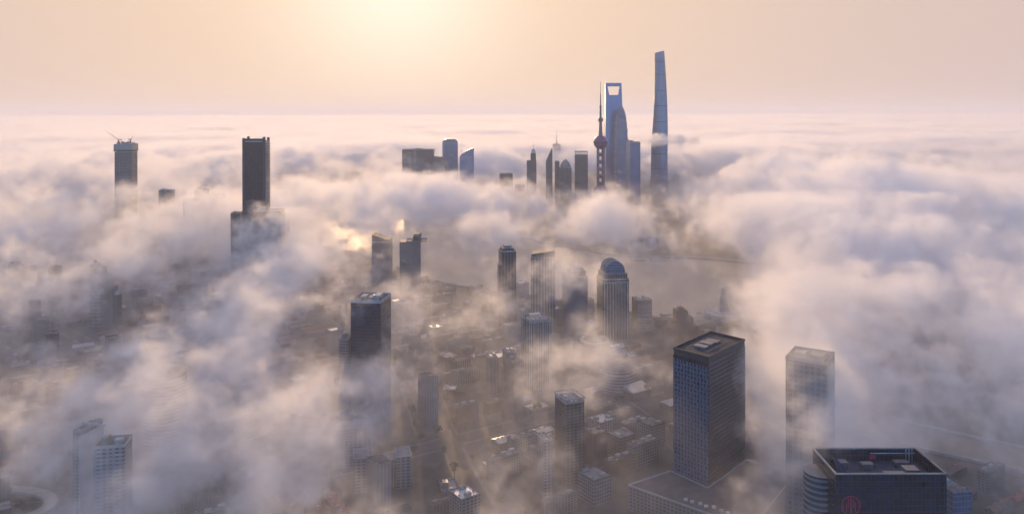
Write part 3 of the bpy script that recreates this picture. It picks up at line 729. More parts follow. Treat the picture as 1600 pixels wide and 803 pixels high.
# emblem
er = 6.4; ex, ez = at(1328, Y) - cx, zt(790, Y)
em = MB()
for i in range(40):
    a0, a1 = 2 * math.pi * i / 40, 2 * math.pi * (i + 1) / 40
    em.add([(ex + r_ * math.sin(a), y_, ez + r_ * math.cos(a)) for y_ in (-D / 2 - .45, -D / 2 - .05) for a in (a0, a1) for r_ in (er - .55, er)],
           [(0, 1, 3, 2), (4, 6, 7, 5), (0, 4, 5, 1), (2, 3, 7, 6), (0, 2, 6, 4), (1, 5, 7, 3)])
for x, h_ in ((-.35, 5.2), (.35, 5.2)): em.box(ex + x - .2, ex + x + .2, -D / 2 - .45, -D / 2 - .05, ez - h_, ez + h_)
for s in (-1, 1):
    em.box(ex + s * 1.7 - .22, ex + s * 1.7 + .22, -D / 2 - .45, -D / 2 - .05, ez - 1.5, ez + 4.6)
    em.box(ex + s * 2.9 - .22, ex + s * 2.9 + .22, -D / 2 - .45, -D / 2 - .05, ez - 4.2, ez + 2.2)
    for k in range(6):
        a0, a1 = R(35 + k * 22), R(35 + (k + 1) * 22)
        em.rod((ex + s * (4.2 + .9 * math.sin(a0)), -D / 2 - .25, ez + 2.0 * math.cos(a0)), (ex + s * (4.2 + .9 * math.sin(a1)), -D / 2 - .25, ez + 2.0 * math.cos(a1)), .2, None, 4)
em.build('emblem', M['emblem_red'], root)
block('office_block', 'low bluish block in the murk right of the emblem tower', 1478, 1520, 772, 600, 30, 10, M['blue_glass'], cat='building', rooms=1)

# ---- lower left -----------------------------------------------------------------------
Y = 800; cx = at(241, Y); Hh = zt(592, Y); r0 = 34 / F * Y
root = thing('round_banded_tower', 'round tower with pale bands of windows and an open ring crown', 'tower', (cx, Y + r0, 0)); HERO.append((cx, Y + r0, 34))
MB().lathe([(r0 - .8, 0), (r0 - .8, Hh)], 0, 0, 48).build('wall', M['dark_glass'], root, True)
mb = MB(); k = 4.0
while k < Hh - 3:
    mb.lathe([(r0 - .79, k), (r0, k + .1), (r0, k + 1.5), (r0 - .79, k + 1.6)], 0, 0, 48); k += 3.9
mb.build('floor_bands', M['white'], root)
MB().lathe([(r0 - 2, Hh + .01), (.1, Hh + .3)], 0, 0, 48).build('roof', M['roof'], root)
mb = MB(); n = 48
for i in range(n):
    p0, p1 = [(r0 * math.cos(2 * math.pi * j / n), r0 * math.sin(2 * math.pi * j / n)) for j in (i, i + 1)]
    mb.rod((*p0, Hh + 4), (*p1, Hh + 4), .3, None, 4)
    if i % 3 == 0: mb.rod((*p0, Hh), (*p0, Hh + 4), .25, None, 4)
mb.build('crown_ring', M['white'], root)
MB().cbox(0, 0, 12, 10, Hh + .31, Hh + 4).build('plant_room', M['concrete'], root)
mb = MB()
for i in range(9):
    a0, a1 = R(-80 + 14 * i), R(-80 + 14 * (i + 1))
    mb.rod((r0 + 4 + 6 * math.cos(a0), -14 + 8 * math.sin(a0), 7), (r0 + 4 + 6 * math.cos(a1), -14 + 8 * math.sin(a1), 7), .7, None, 5)
mb.build('entrance_canopy', M['white'], root)
root, W, D, H = block('white_balcony_tower', 'white apartment tower with stacked balconies at the bottom left', 138, 190, 700, 620, 20, 10, M['white_flats'], rooms=2, par=2.2)
q = MB()
for k in range(int(H / 3.1)): 
    for x in (-.3, .3): q.box(W * x - 2.6, W * x + 2.6, -D / 2 - 1.3, -D / 2 + .05, 3.1 * k + .6, 3.1 * k + 1.7)
q.each('balcony', M['white'], root)
root, W, D, H = block('pale_slab_tower', 'thin pale slab tower with a cantilevered roof beam beside the white balcony tower', 112, 134, 674, 650, 26, -14, M['white_flats'], rooms=1)
MB().box(-W / 2 - 1, W / 2 + 16, -3, -1.6, H + 2, H + 4).build('roof_beam', M['white'], root)
MB().box(W / 2 + .01, W / 2 + 1, -D / 2, D / 2, 0, H - 3).build('side_fin', M['white'], root)
# gothic stepped residential tower
Y = 1320; cx = at(157, Y); hm = zt(413, Y)
root = thing('peaked_apartment_tower', 'stepped pale apartment tower with pointed tops in the misty left', 'tower', (cx, Y + 12, 0)); HERO.append((cx, Y + 12, 34))
for x, h_ in ((-15, 1.0), (-5, .95), (5, .80), (14, .66), (21, .52)):
    MB().cbox(x, 0, 10.4 if x < 10 else 8.5, 18 - abs(x) * .1, 0, hm * h_).build('stage', M['cream_flats'], root)
    MB().loft([(hm * h_ + .01, [(x + q[0], q[1]) for q in rect(8, 10)]), (hm * h_ + 7, [(x + q[0], q[1]) for q in rect(.5, 1)])]).build('pointed_top', M['concrete'], root)
q = MB()
for z in range(4, int(hm), 6): q.cbox(-15, -9.3, 6, 1.2, z, z + 1.2); q.cbox(-5, -9.3, 6, 1.2, z, min(z + 1.2, hm * .9))
q.each('balcony', M['white'], root)
for i, (a_, b_, yt, Yd, lb) in enumerate(((10, 22, 412, 1430, 'slim apartment tower at the left edge of the mist, the taller of a close pair'), (24, 36, 417, 1400, 'slim apartment tower at the left edge of the mist, the lower of a close pair'),
                                          (38, 48, 416, 1440, 'slim apartment tower standing between the close pair and the lone one'), (74, 88, 418, 1380, 'lone slim apartment tower with a bright cap on the misty left'))):
    block('apartment_tower', lb, a_, b_, yt, Yd, 18, 8 - 5 * i, M['grey_flats'], rooms=1, par=2, m_room=M['roof_metal'])
# lattice mast
Y = 1290; cx = at(222, Y)
root = thing('radio_mast', 'dark radio mast standing in the mist on the left', 'mast', (cx, Y, 0)); HERO.append((cx, Y, 14))
MB().cbox(0, 0, 12, 12, 0, 24).build('base_house', M['grey_flats'], root)
hm = zt(478, Y); q = MB()
for sx in (-1, 1):
    for sy in (-1, 1): q.rod((sx * 3.4, sy * 3.4, 24), (sx * .5, sy * .5, hm - 8), .4, .25, 5)
for k in range(7):
    z = 24 + k * (hm - 34) / 7; s_ = 3.4 - 2.9 * k / 7
    for a, bq in (((-s_, -s_), (s_, -s_)), ((s_, -s_), (s_, s_)), ((s_, s_), (-s_, s_)), ((-s_, s_), (-s_, -s_))):
        q.rod((*a, z), (*bq, z + 3), .22, None, 4)
q.build('lattice', M['dark_steel'], root)
MB().rod((0, 0, hm - 8), (0, 0, hm), .4, .15).build('aerial', M['dark_steel'], root)
MB().lathe([(2.6, hm - 16), (3, hm - 15), (3, hm - 13), (2.6, hm - 12)], 0, 0, 12).build('platform', M['steel'], root)
# foggy residential clusters on the left behind
for a_, b_, yt, Yd, lb in ((284, 300, 312, 1900, 'foggy apartment tower, lowest of the trio left of the tall finned tower'), (302, 322, 296, 1930, 'foggy apartment tower, tallest of the trio left of the tall finned tower'),
                           (325, 346, 304, 1880, 'foggy apartment tower, rightmost of the trio beside the tall finned tower'), (246, 268, 297, 2150, 'faint broad tower in thick fog right of the tower under construction'),
                           (494, 503, 378, 1700, 'small misty tower by the near bank right of the balconied block'), (478, 490, 384, 1680, 'small misty block by the near bank with a flat roof')):
    block('apartment_tower', lb, a_, b_, yt, Yd, 24, 6, M['grey_flats'], rooms=1)

# ---- blocks in the lower middle ---------------------------------------------------------
root, W, D, H = block('blue_roofed_hotel', 'pale slab hotel with a blue sheet roof in the lower middle', 518, 579, 672, 800, 17, 14, M['white_flats'], cat='building', rooms=2, roof=M['roof_blue'])
root = thing('white_institute', 'wide white complex with two wings and a recessed front, bottom centre-left', 'building', (at(596, 765), 765, 0), R(12)); HERO.append((at(596, 765), 770, 40))
for x, wdt, dd, h_ in ((-20, 13.9, 22, 32), (20, 13.9, 22, 30), (0, 26, 14, 25)):
    MB().cbox(x, 0 if x else 3, wdt, dd, 0, h_).build('wing', M['white_flats'], root)
    MB().ring(x - wdt / 2 - .2, x + wdt / 2 + .2, (0 if x else 3) - dd / 2 - .2, (0 if x else 3) + dd / 2 + .2, h_ + .003, h_ + 1.2, .6).build('parapet', M['white'], root)
    MB().cbox(x, 0 if x else 3, wdt - 1, dd - 1, h_ + .004, h_ + .2).build('roof', M['roof'], root)
q = MB()
for k in range(6): q.cbox(-10.5 + k * 4.2, -4.7, 1.0, 1.2, 0, 23)
q.each('front_column', M['white'], root)
block('apartment_tower', 'brown apartment tower with a pale roof left of the blue roofed hotel', 470, 503, 688, 830, 22, 18, M['brick_flats'], rooms=2, m_room=M['roof_metal'], roof=M['roof_pale'])
block('apartment_tower', 'square brown block with a bright pale roof behind the sunlit avenue', 648, 668, 612, 1010, 18, 8, M['brick_flats'], rooms=0, roof=M['roof_metal'], cat='building')
block('apartment_tower', 'brown block with a pale roof shed right of the bright roofed block', 690, 712, 610, 1000, 18, -5, M['brick_flats'], rooms=1, roof=M['roof_pale'], cat='building')
block('apartment_tower', 'tall ribbed apartment tower left of the ribbed office block', 784, 806, 552, 1000, 20, 15, M['cream_flats'], rooms=2, m_room=M['roof_metal'])
block('apartment_tower', 'tall ribbed apartment tower standing left of its twin in the fog', 758, 778, 562, 1010, 20, 15, M['cream_flats'], rooms=2, m_room=M['roof_metal'])
root, W, D, H = block('framed_roof_tower', 'fog-wrapped tower with a pale square frame around its roof, lower middle', 868, 913, 632, 760, 24, 22, M['cream_flats'], rooms=1)
MB().ring(-W / 2 - 1, W / 2 + 1, -D / 2 - 1, D / 2 + 1, H + 4, H + 5, .7).build('roof_frame', M['white'], root)
q = MB()
for sx in (-1, 1):
    for sy in (-1, 1): q.cbox(sx * (W / 2 - .2), sy * (D / 2 - .2), .8, .8, H + 1.61, H + 4)
q.each('frame_post', M['white'], root)
block('apartment_tower', 'slim murky apartment tower beside the tower with the square roof frame', 838, 862, 690, 740, 18, 22, M['grey_flats'], rooms=1)
block('office_block', 'white fronted block with a curved bright roof light near the bottom middle', 680, 716, 770, 745, 26, 12, M['white_flats'], cat='building', rooms=1, m_room=M['roof_metal'])
block('office_block', 'murky bluish building with a blue roof shed by the narrow street', 745, 775, 735, 800, 20, 30, M['white_flats'], cat='building', rooms=1, m_room=M['roof_blue'])
# rows of red roofed houses
row_m = [at(425, 745), at(462, 740), at(495, 735), at(530, 730)]
proto = None
for i, (x, y, L_) in enumerate(((-232, 742, 70), (-206, 728, 62), (-181, 722, 56), (-157, 712, 48))):
    lb = ('outermost and longest red roofed house row at the bottom left of centre', 'second red roofed house row from the left, with small chimneys', 'third red roofed house row from the left, with small chimneys', 'shortest red roofed house row, nearest the white complex')[i]
    r_ = thing('house_row', lb, 'house', (x, y, 0), R(-57), 'red roofed house rows')
    HERO.append((x, y, 30))
    MB().cbox(0, 0, L_, 11, 0, 9).build('wall', M['brick_flats'], r_)
    MB().gable(L_, 11, 9.01, 4).build('roof', M['roof_tile'], r_)
    for k in range(4): MB().cbox(-L_ * .36 + k * L_ * .24, 1.5, 1.2, 1.0, 11, 14.6).build('chimney', M['brick_flats'], r_)
    q = MB()
    for k in range(5): q.cbox(-L_ * .4 + k * L_ * .2, -3.6, 2.2, 2.4, 9.5, 12.0)
    q.each('dormer', M['roof_pale'], r_)

# ---- creek mouth: monument, bridge, barges ------------------------------------------------
Y = 1395; cx = at(1129, Y)
root = thing('monument', 'three-shafted stone monument on a round stepped base in the river', 'monument', (cx, Y, 0)); HERO.append((cx, Y, 40))
MB().lathe([(33, 0), (33, 5), (31, 5.2), (31, 7), (16, 7.2), (15, 10)], 0, 0, 40).build('round_base', M['concrete'], root)
q = MB()
for k in range(24):
    a = 2 * math.pi * k / 24; q.cbox(31.5 * math.cos(a), 31.5 * math.sin(a), 1.2, 1.2, 7, 10)
q.each('base_post', M['concrete'], root)
for k in range(3):
    a = R(90 + 120 * k); x, y = math.cos(a), math.sin(a)
    MB().loft([(10, [(x * 6.5 + q0, y * 6.5 + q1) for q0, q1 in rect(6, 6)]), (50, [(x * 1.8 + q0, y * 1.8 + q1) for q0, q1 in rect(2.2, 2.2)])]).build('shaft', M['concrete'], root)
A_, B_ = Vector((*g(1078, 521), 0)), Vector((*g(1150, 511), 0))
mid = (A_ + B_) / 2; dv = B_ - A_; Lb = dv.length
root = thing('steel_bridge', 'low steel truss bridge over the creek mouth behind the dark blue tower', 'bridge', tuple(mid), math.atan2(dv.y, dv.x))
MB().box(-Lb / 2, Lb / 2, -9, 9, 7, 8.2).build('deck', M['asphalt'], root)
for sy in (-1, 1):
    q = MB(); n = 16
    for half in (-1, 1):
        c0 = half * Lb / 4
        pts = [(c0 - Lb / 4 + Lb / 2 * k / n, 8.2 + 7.5 * math.sin(math.pi * k / n) ** .7) for k in range(n + 1)]
        for k in range(n):
            q.rod((pts[k][0], sy * 9.3, pts[k][1]), (pts[k + 1][0], sy * 9.3, pts[k + 1][1]), .55, None, 5)
            if k: q.rod((pts[k][0], sy * 9.3, 8), (pts[k][0], sy * 9.3, pts[k][1]), .3, None, 4)
            if 0 < k < n - 1: q.rod((pts[k][0], sy * 9.3, 8.2), (pts[k + 1][0], sy * 9.3, pts[k + 1][1]), .22, None, 4)
    q.build('truss', M['steel'], root)
MB().cbox(0, 0, 5, 20, 0, 6.99).build('pier', M['concrete'], root)
for s in (-1, 1): MB().cbox(s * (Lb / 2 - 2), 0, 6, 22, 0, 6.99).build('abutment', M['concrete'], root)
def boat(name, label, px, py, L_, rot, m):
    x, y = g(px, py)
    r_ = thing(name, label, 'boat', (x, y, .1), R(rot))
    h = [(-L_ / 2, -L_ * .09), (L_ * .36, -L_ * .09), (L_ / 2, 0), (L_ * .36, L_ * .09), (-L_ / 2, L_ * .09)]
    MB().loft([(0, sc(h, .92)), (L_ * .06, h)]).build('hull', m, r_)
    MB().cbox(-L_ * .36, 0, L_ * .14, L_ * .13, L_ * .06 + .01, L_ * .17).build('cabin', M['white'], r_)
    MB().cbox(L_ * .08, 0, L_ * .55, L_ * .12, L_ * .06 + .01, L_ * .085).build('cargo_hatch', M['steel'], r_)
    MB().rod((-L_ * .3, 0, L_ * .17), (-L_ * .3, 0, L_ * .26), .15, .08, 5).build('mast', M['steel'], r_)
boat('barge', 'dark barge moored at the near bank right of the balcony block', 1040, 493, 24, 4, M['hull'])
boat('barge', 'small dark boat on the river near the round monument', 1092, 490, 12, -8, M['hull'])
boat('barge', 'pale moored boat under the far bank at the misty right', 1028, 408, 46, 6, M['roof_pale'])
boat('barge', 'long grey boat moored under the far bank left of the pale one', 995, 408, 40, 3, M['steel'])
# pontoon quay beside the barge
x, y = g(1010, 494)
# convention hall with a glass globe on the far bank
Y = 2060; cx = at(1016, Y)
root = thing('globe_hall', 'riverside hall with a large glass globe on the far bank', 'building', (cx, Y, 0)); HERO.append((cx, Y, 60))
MB().box(-50, 45, 6, 34, 0, 26).build('wall', M['grey_office'], root)
MB().box(-51, 46, 5, 35, 26.01, 28).build('roof', M['roof'], root)
MB().sphere(-2, -4, 20, 19, 28, 16).build('globe', M['pale_glass'], root, True)

# ------------------------------------------------------------------ the small city: houses, slabs and sheds in the streets
def proto_row(L_, wm_, rm, h):
    r_ = thing('lane_house', 'row of small lane houses with a pitched brown roof in the misty streets', 'house', (0, 0, 0))
    MB().cbox(0, 0, L_, 10, 0, h).build('wall', wm_, r_)
    MB().gable(L_, 10, h + .01, 3.6).build('roof', rm, r_)
    q = MB()
    for k in range(3): q.cbox(-L_ * .3 + k * L_ * .3, 1.2, 1.2, .9, h + 2, h + 5)
    q.each('chimney', wm_, r_)
    return r_
def proto_flat(name, W, D, H, wm_, rm, rooms, cat='building'):
    r_ = thing(name, 'x', cat, (0, 0, 0))
    MB().box(-W / 2, W / 2, -D / 2, D / 2, 0, H).build('wall', wm_, r_)
    MB().box(-W / 2 + .4, W / 2 - .4, -D / 2 + .4, D / 2 - .4, H + .003, H + .2).build('roof', rm, r_)
    MB().ring(-W / 2 - .1, W / 2 + .1, -D / 2 - .1, D / 2 + .1, H + .002, H + 1.1, .45).build('parapet', wm_ if rooms else M['concrete'], r_)
    q = MB()
    for k in range(rooms): q.cbox(-W * .35 + W * .7 * k / max(1, rooms - 1), D * rnd.uniform(-.2, .2), W * .12 + 1.5, D * .3, H + .2, H + rnd.uniform(2.4, 4))
    for k in range(3): q.cbox(rnd.uniform(-.42, .42) * W, rnd.uniform(.36, .42) * D * (1, -1)[k % 2], 2.0, 1.4, H + .2, H + 1.6)
    q.each('roof_box', rnd.choice((M['roof'], M['concrete'], M['roof'])), r_)
    return r_
def proto_shed(W, D, H, rm):
    r_ = thing('workshop', 'x', 'building', (0, 0, 0))
    MB().cbox(0, 0, W, D, 0, H).build('wall', M['grey_flats'], r_)
    MB().gable(W, D, H + .01, D * .16).build('roof', rm, r_)
    q = MB()
    for k in range(4): q.cbox(-W * .36 + k * W * .24, 0, 3, 1.4, H + D * .12, H + D * .16 + .9)
    q.each('roof_light', M['roof_metal'], r_)
    return r_
PROTO = {
    'row': [proto_row(46, M['brick_flats'], M['roof_brown'], 7.5), proto_row(38, M['cream_flats'], M['roof_tile'], 8), proto_row(42, M['grey_flats'], M['roof_brown'], 9)],
    'slab': [proto_flat('apartment_building', 44, 12, 19, M['cream_flats'], M['roof'], 4), proto_flat('apartment_building', 40, 12, 22, M['grey_flats'], M['roof'], 3), proto_flat('apartment_building', 38, 13, 17, M['brick_flats'], M['roof_dark'], 3)],
    'office': [proto_flat('office_block', 27, 24, 26, M['grey_office'], M['roof'], 2), proto_flat('office_block', 31, 22, 19, M['stone_fins'], M['roof_dark'], 2), proto_flat('office_block', 24, 22, 33, M['white_flats'], M['roof_pale'], 2)],
    'tower': [proto_flat('apartment_tower', 22, 19, 58, M['cream_flats'], M['roof'], 2, 'tower'), proto_flat('apartment_tower', 20, 20, 48, M['brick_flats'], M['roof'], 2, 'tower'), proto_flat('apartment_tower', 24, 17, 70, M['grey_flats'], M['roof_dark'], 2, 'tower')],
    'shed': [proto_shed(34, 20, 8, M['roof_pale']), proto_shed(28, 18, 9, M['roof_metal']), proto_shed(30, 16, 8, M['roof_blue'])],
}
WORDS = {'row': ('brown roofed brick house row', 'red roofed cream house row', 'brown roofed grey house row'),
         'slab': ('long cream flat-roofed apartment block', 'long grey flat-roofed apartment block', 'long brick flat-roofed apartment block'),
         'office': ('squarish grey office block', 'squarish stone-faced office block', 'squarish pale-roofed office block'),
         'tower': ('slim cream apartment tower', 'slim brick apartment tower', 'slim grey apartment tower'),
         'shed': ('pale ridge-roofed workshop', 'shiny zinc-roofed workshop', 'blue ridge-roofed workshop')}
def place_words(X, Yy):
    px = 800 + X / Yy * F
    side = ('at the far left' if px < 200 else 'left of the dark boxy tower' if px < 540 else 'around the broad avenue' if px < 740
            else 'below the vaulted tower' if px < 1050 else 'right of the blue grid tower')
    dep = 'nearest the camera' if Yy < 850 else 'in nearer misty streets' if Yy < 1100 else 'in farther misty streets' if Yy < 1500 else 'towards the foggy river'
    return dep + ' ' + side
def road_clear(x, y, pad):
    for i, r in enumerate(ROADS):
        wd = (26, 22, 18, 16, 16, 18)[i] / 2 + pad
        for k in range(len(r) - 1):
            a, bq = Vector(r[k]), Vector(r[k + 1]); p = Vector((x, y)); e_ = bq - a
            tt = max(0, min(1, (p - a).dot(e_) / e_.length_squared))
            if (a + e_ * tt - p).length < wd: return False
    return True
def near_water(x, y, pad):
    return any(inside(x + dx, y + dy, WATER) for dx in (-pad, 0, pad) for dy in (-pad, 0, pad))
used_first = set(); counts = {}
PARK = [(405, 1085), (410, 990), (450, 920), (520, 850), (640, 900), (620, 1100), (560, 1250), (430, 1240)]
def put(kind, v, x, y, rot, zs=1.0):
    p = PROTO[kind][v]
    lb = WORDS[kind][v] + ' ' + place_words(x, y)
    gp = WORDS[kind][v] + 's ' + place_words(x, y)
    if (kind, v) not in used_first:
        used_first.add((kind, v)); KIDS[p.name] = list(p.children)
        p.location = (x, y, 0); p.rotation_euler = (0, 0, rot); p.scale = (.84, .86, zs); p['label'] = lb; p['group'] = gp
    else: copy_tree(p, (x, y, 0), rot, lb, gp, (.84, .86, zs), y > 950)
    counts[kind] = counts.get(kind, 0) + 1
cell_u, cell_v, ang = 45.0, 29.0, R(36)
cu, su = math.cos(ang), math.sin(ang)
cells = [(i, j) for i in range(-55, 72) for j in range(-70, 105)]
rng = random.Random(3)
for i, j in cells:
    u, v = i * cell_u + rng.uniform(-5, 5), j * cell_v + rng.uniform(-3, 3)
    if i % 4 == 0: u += 8
    x, y = u * cu - v * su, u * su + v * cu
    q0, q1, q2, q3 = rng.random(), rng.random(), rng.random(), rng.randrange(3)
    if not (610 < y < 1900) or abs(x) > .66 * y + 25: continue
    if y > 1250 and q0 < .25: continue
    if q0 < .04: continue
    dz = mnoise.noise((x / 260, y / 260, 3.1))
    kind = 'row' if dz > .10 else 'slab' if q1 < .52 else 'office' if q1 < .78 else 'shed' if q1 < .93 else 'tower'
    if kind == 'row' and q2 < .12: kind = 'slab'
    if kind == 'tower' and y > 1120 and 540 < 800 + x / y * F < 1080: kind = 'slab'
    if y < 700 and kind not in ('tower', 'office', 'slab'): continue
    rad = {'row': 18, 'slab': 18, 'office': 14, 'tower': 11, 'shed': 14}[kind]
    if near_water(x, y, rad + 8) or inside(x, y, PARK) or not road_clear(x, y, rad * .62): continue
    if any((x - hx) ** 2 + (y - hy) ** 2 < (hr + rad * .6) ** 2 for hx, hy, hr in HERO): continue
    if counts.get(kind, 0) >= 290: continue
    put(kind, q3, x, y, ang + (math.pi / 2 if (kind in ('office', 'tower') and q2 > .5) else 0) + rng.uniform(-.03, .03), rng.uniform(.65, 1.05))
# far bank: blocks that show faintly through the fog
for k in range(46):
    x, y = rng.uniform(-1300, 1500), rng.uniform(2150, 3100)
    if near_water(x, y, 45) or any((x - hx) ** 2 + (y - hy) ** 2 < (hr + 26) ** 2 for hx, hy, hr in HERO): continue
    if any((x - o.location.x) ** 2 + (y - o.location.y) ** 2 < 50 ** 2 for o in S.objects if o.parent is None and o.location.y > 2100): continue
    kind = rng.choice(('tower', 'tower', 'office'))
    p = PROTO[kind][rng.randrange(3)]
    copy_tree(p, (x, y, 0), rng.uniform(0, 1.5), ('apartment tower' if kind == 'tower' else 'office block') + ' lost in the fog on the far bank below the tall towers',
              ('towers' if kind == 'tower' else 'blocks') + ' lost in the fog on the far bank', (1.5, 1.5, rng.uniform(.9, 1.5)))

# ------------------------------------------------------------------ trees in the park and along the streets
def make_tree(seed):
    r_ = random.Random(seed)
    root = thing('street_tree', 'x', 'tree', (0, 0, 0))
    tr = MB().rod((0, 0, 0), (.1, .1, 4.5), .32, .2, 6)
    for a in (.4, 2.4, 4.3): tr.rod((.1, .1, 4), (1.9 * math.cos(a), 1.9 * math.sin(a), 7), .16, .06, 5)
    tr.build('trunk', M['bark'], root)
    cr = MB()
    lob = [(r_.uniform(-2, 2), r_.uniform(-2, 2), r_.uniform(5.5, 9), r_.uniform(1.4, 2.4)) for _ in range(8)]
    for _ in range(260):
        lx, ly, lz, lr = r_.choice(lob)
        d_ = Vector((r_.gauss(0, 1), r_.gauss(0, 1), r_.gauss(0, 1))).normalized() * lr * r_.uniform(.5, 1.1)
        c_ = Vector((lx, ly, lz)) + d_
        a = Vector((r_.gauss(0, 1), r_.gauss(0, 1), r_.gauss(0, 1))).normalized(); b_ = a.orthogonal().normalized()
        s_ = r_.uniform(.35, .7)
        cr.add([tuple(c_ + a * s_), tuple(c_ + b_ * s_), tuple(c_ - a * s_), tuple(c_ - b_ * s_)], [(0, 1, 2, 3)])
    cr.build('crown', M['leaf'], root)
    return root
TREES = [make_tree(1), make_tree(2), make_tree(3)]
first = [True] * 3
def tree(x, y, lb, gp):
    k = rng.randrange(3); s_ = rng.uniform(.9, 1.5)
    if first[k]:
        first[k] = False; o = TREES[k]; KIDS[o.name] = list(o.children)
        o.location = (x, y, 0); o.scale = (s_,) * 3; o['label'] = lb; o['group'] = gp
    else: copy_tree(TREES[k], (x, y, 0), rng.uniform(0, 6), lb, gp, (s_,) * 3)
n_t = 0
while n_t < 110:
    x, y = rng.uniform(400, 640), rng.uniform(850, 1250)
    if inside(x, y, PARK) and not near_water(x, y, 6):
        tree(x, y, 'dark green tree in the riverside park right of the dark blue tower', 'trees in the riverside park'); n_t += 1
for i in (0, 1, 3, 5):
    r = ROADS[i]; wd = (26, 22, 18, 16, 16, 18)[i] / 2 + 3
    nm = ('the broad sunlit avenue', 'the wide cross street', '', 'the street left of the round banded tower', '', 'the narrow street')[i]
    for k in range(len(r) - 1):
        a, bq = Vector(r[k]), Vector(r[k + 1]); e_ = (bq - a); nn = int(e_.length / 24)
        if a.y > 1300: continue
        e_.normalize()
        for m_ in range(nn):
            s = 1 if m_ % 2 else -1
            p = a + e_ * (m_ * 24 + 6) + Vector((-e_.y, e_.x)) * s * wd
            if n_t < 285 and abs(p.x) < .66 * p.y and p.y > 690: tree(p.x, p.y, 'dark street tree standing along ' + nm, 'street trees along ' + nm); n_t += 1

# ------------------------------------------------------------------ haze and fog
hm_, t, _b = newmat('thin morning haze'); t.nodes.clear()
out = nd(t, 'ShaderNodeOutputMaterial'); pv = nd(t, 'ShaderNodeVolumePrincipled'); t.links.new(pv.outputs[0], out.inputs['Volume'])
pv.inputs['Color'].default_value = (.95, .95, .97, 1); pv.inputs['Density'].default_value = .55e-4; pv.inputs['Anisotropy'].default_value = .2; pv.inputs['Density Attribute'].default_value = ''
hz = MB().box(-79000, 79000, -2900, 89000, -1.5, 655).build('haze', hm_)
tag(hz, 'thin even morning haze over the whole city', kind='stuff')

fm, t, _b = newmat('white fog droplets'); t.nodes.clear()
out = nd(t, 'ShaderNodeOutputMaterial'); pv = nd(t, 'ShaderNodeVolumePrincipled'); t.links.new(pv.outputs[0], out.inputs['Volume'])
pv.inputs['Color'].default_value = (.997, .997, .997, 1); pv.inputs['Density'].default_value = 1.0; pv.inputs['Anisotropy'].default_value = .36

# where the fog is thick and where it opens: (photo column, row of its middle, half sizes, amount, lift)
ZF = 110.0
PUFFS = [
    (330, 530, 120, 80, .13, 8), (360, 570, 60, 60, .08, 0), (480, 440, 90, 45, .14, 10), (520, 600, 50, 40, .06, 0), (150, 610, 80, 50, .11, 0), (60, 690, 70, 50, .08, 0),
    (200, 380, 200, 40, .13, 0), (60, 300, 220, 50, .14, 60), (300, 300, 120, 40, .06, 30), (390, 420, 70, 25, .0, 0),
    (700, 290, 100, 50, .10, 0), (560, 330, 90, 40, .10, 10), (900, 345, 70, 45, .10, 0), (868, 442, 26, 26, .18, 28), (905, 452, 18, 20, .08, 15), (680, 380, 60, 40, .02, 0),
    (1200, 340, 140, 110, .22, 30), (1450, 330, 220, 150, .24, 45), (1100, 300, 60, 50, .12, 0), (1400, 520, 220, 120, .10, 0), (1250, 620, 70, 70, .18, 0), (1200, 740, 50, 50, .18, -5), (1090, 690, 50, 90, -.16, 0), (1275, 690, 60, 45, .26, 45), (240, 640, 60, 36, .12, 0), (160, 740, 60, 40, .14, 8), (560, 560, 50, 26, .10, 0), (310, 372, 80, 36, .10, 45), (620, 470, 50, 26, .08, 0), (740, 350, 60, 30, .05, 0),
    (830, 655, 100, 46, .25, 0), (730, 640, 40, 40, .10, 0), (900, 560, 80, 36, .12, 0), (1230, 480, 80, 60, .14, 10), (640, 540, 40, 40, .06, 0), (760, 480, 40, 25, .08, 0),
    # openings
    (160, 460, 150, 45, -.08, 0), (430, 385, 80, 24, -.05, 0), (690, 420, 110, 40, -.22, 0), (960, 420, 120, 30, -.10, 0), (1128, 462, 50, 40, -.16, -15), (960, 470, 160, 50, -.08, 0), (1010, 420, 80, 30, -.06, 0), (630, 650, 80, 60, -.09, 0),
    (570, 500, 40, 36, -.08, 0), (1000, 690, 80, 70, -.14, 0), (1110, 600, 55, 90, -.16, 0), (560, 750, 220, 50, -.10, 0), (300, 720, 120, 60, -.05, 0), (800, 300, 60, 20, -.06, 0),
    (860, 355, 170, 28, -.13, -20), (550, 338, 60, 18, .16, 0), (700, 365, 80, 24, -.12, 0), (1000, 272, 90, 12, -.20, -25), (1065, 290, 60, 20, -.16, -40), (625, 402, 60, 22, .07, 0), (1000, 300, 110, 16, -.12, -40), (850, 440, 60, 22, -.06, 0), (800, 330, 250, 40, 0, -10), (940, 335, 60, 18, .12, 0), (800, 300, 120, 14, .08, -10),
    (1490, 620, 90, 60, -.16, 0), (1285, 655, 60, 44, .30, 38), (840, 548, 40, 22, .12, 0), (405, 405, 50, 22, .10, 25), (1400, 770, 120, 60, -.09, -10), (190, 680, 110, 60, -.02, 0), (700, 560, 90, 36, .06, 0), (960, 560, 60, 40, .06, 0), (1580, 430, 60, 40, -.10, 0),
]
GX0, GX1, GY0, GY1, GS = -2750.0, 2750.0, 380.0, 4300.0, 25.0
nx, ny = int((GX1 - GX0) / GS) + 1, int((GY1 - GY0) / GS) + 1
WP = []
for px, py, rx, ry, amp, lift in PUFFS:
    Yc = gy(py, ZF); WP.append((at(px, Yc), Yc, rx * Yc / F, ry * Yc * Yc / (F * (CAMZ - ZF)), amp, lift))
verts, cover, height, thick_ = [], [], [], []
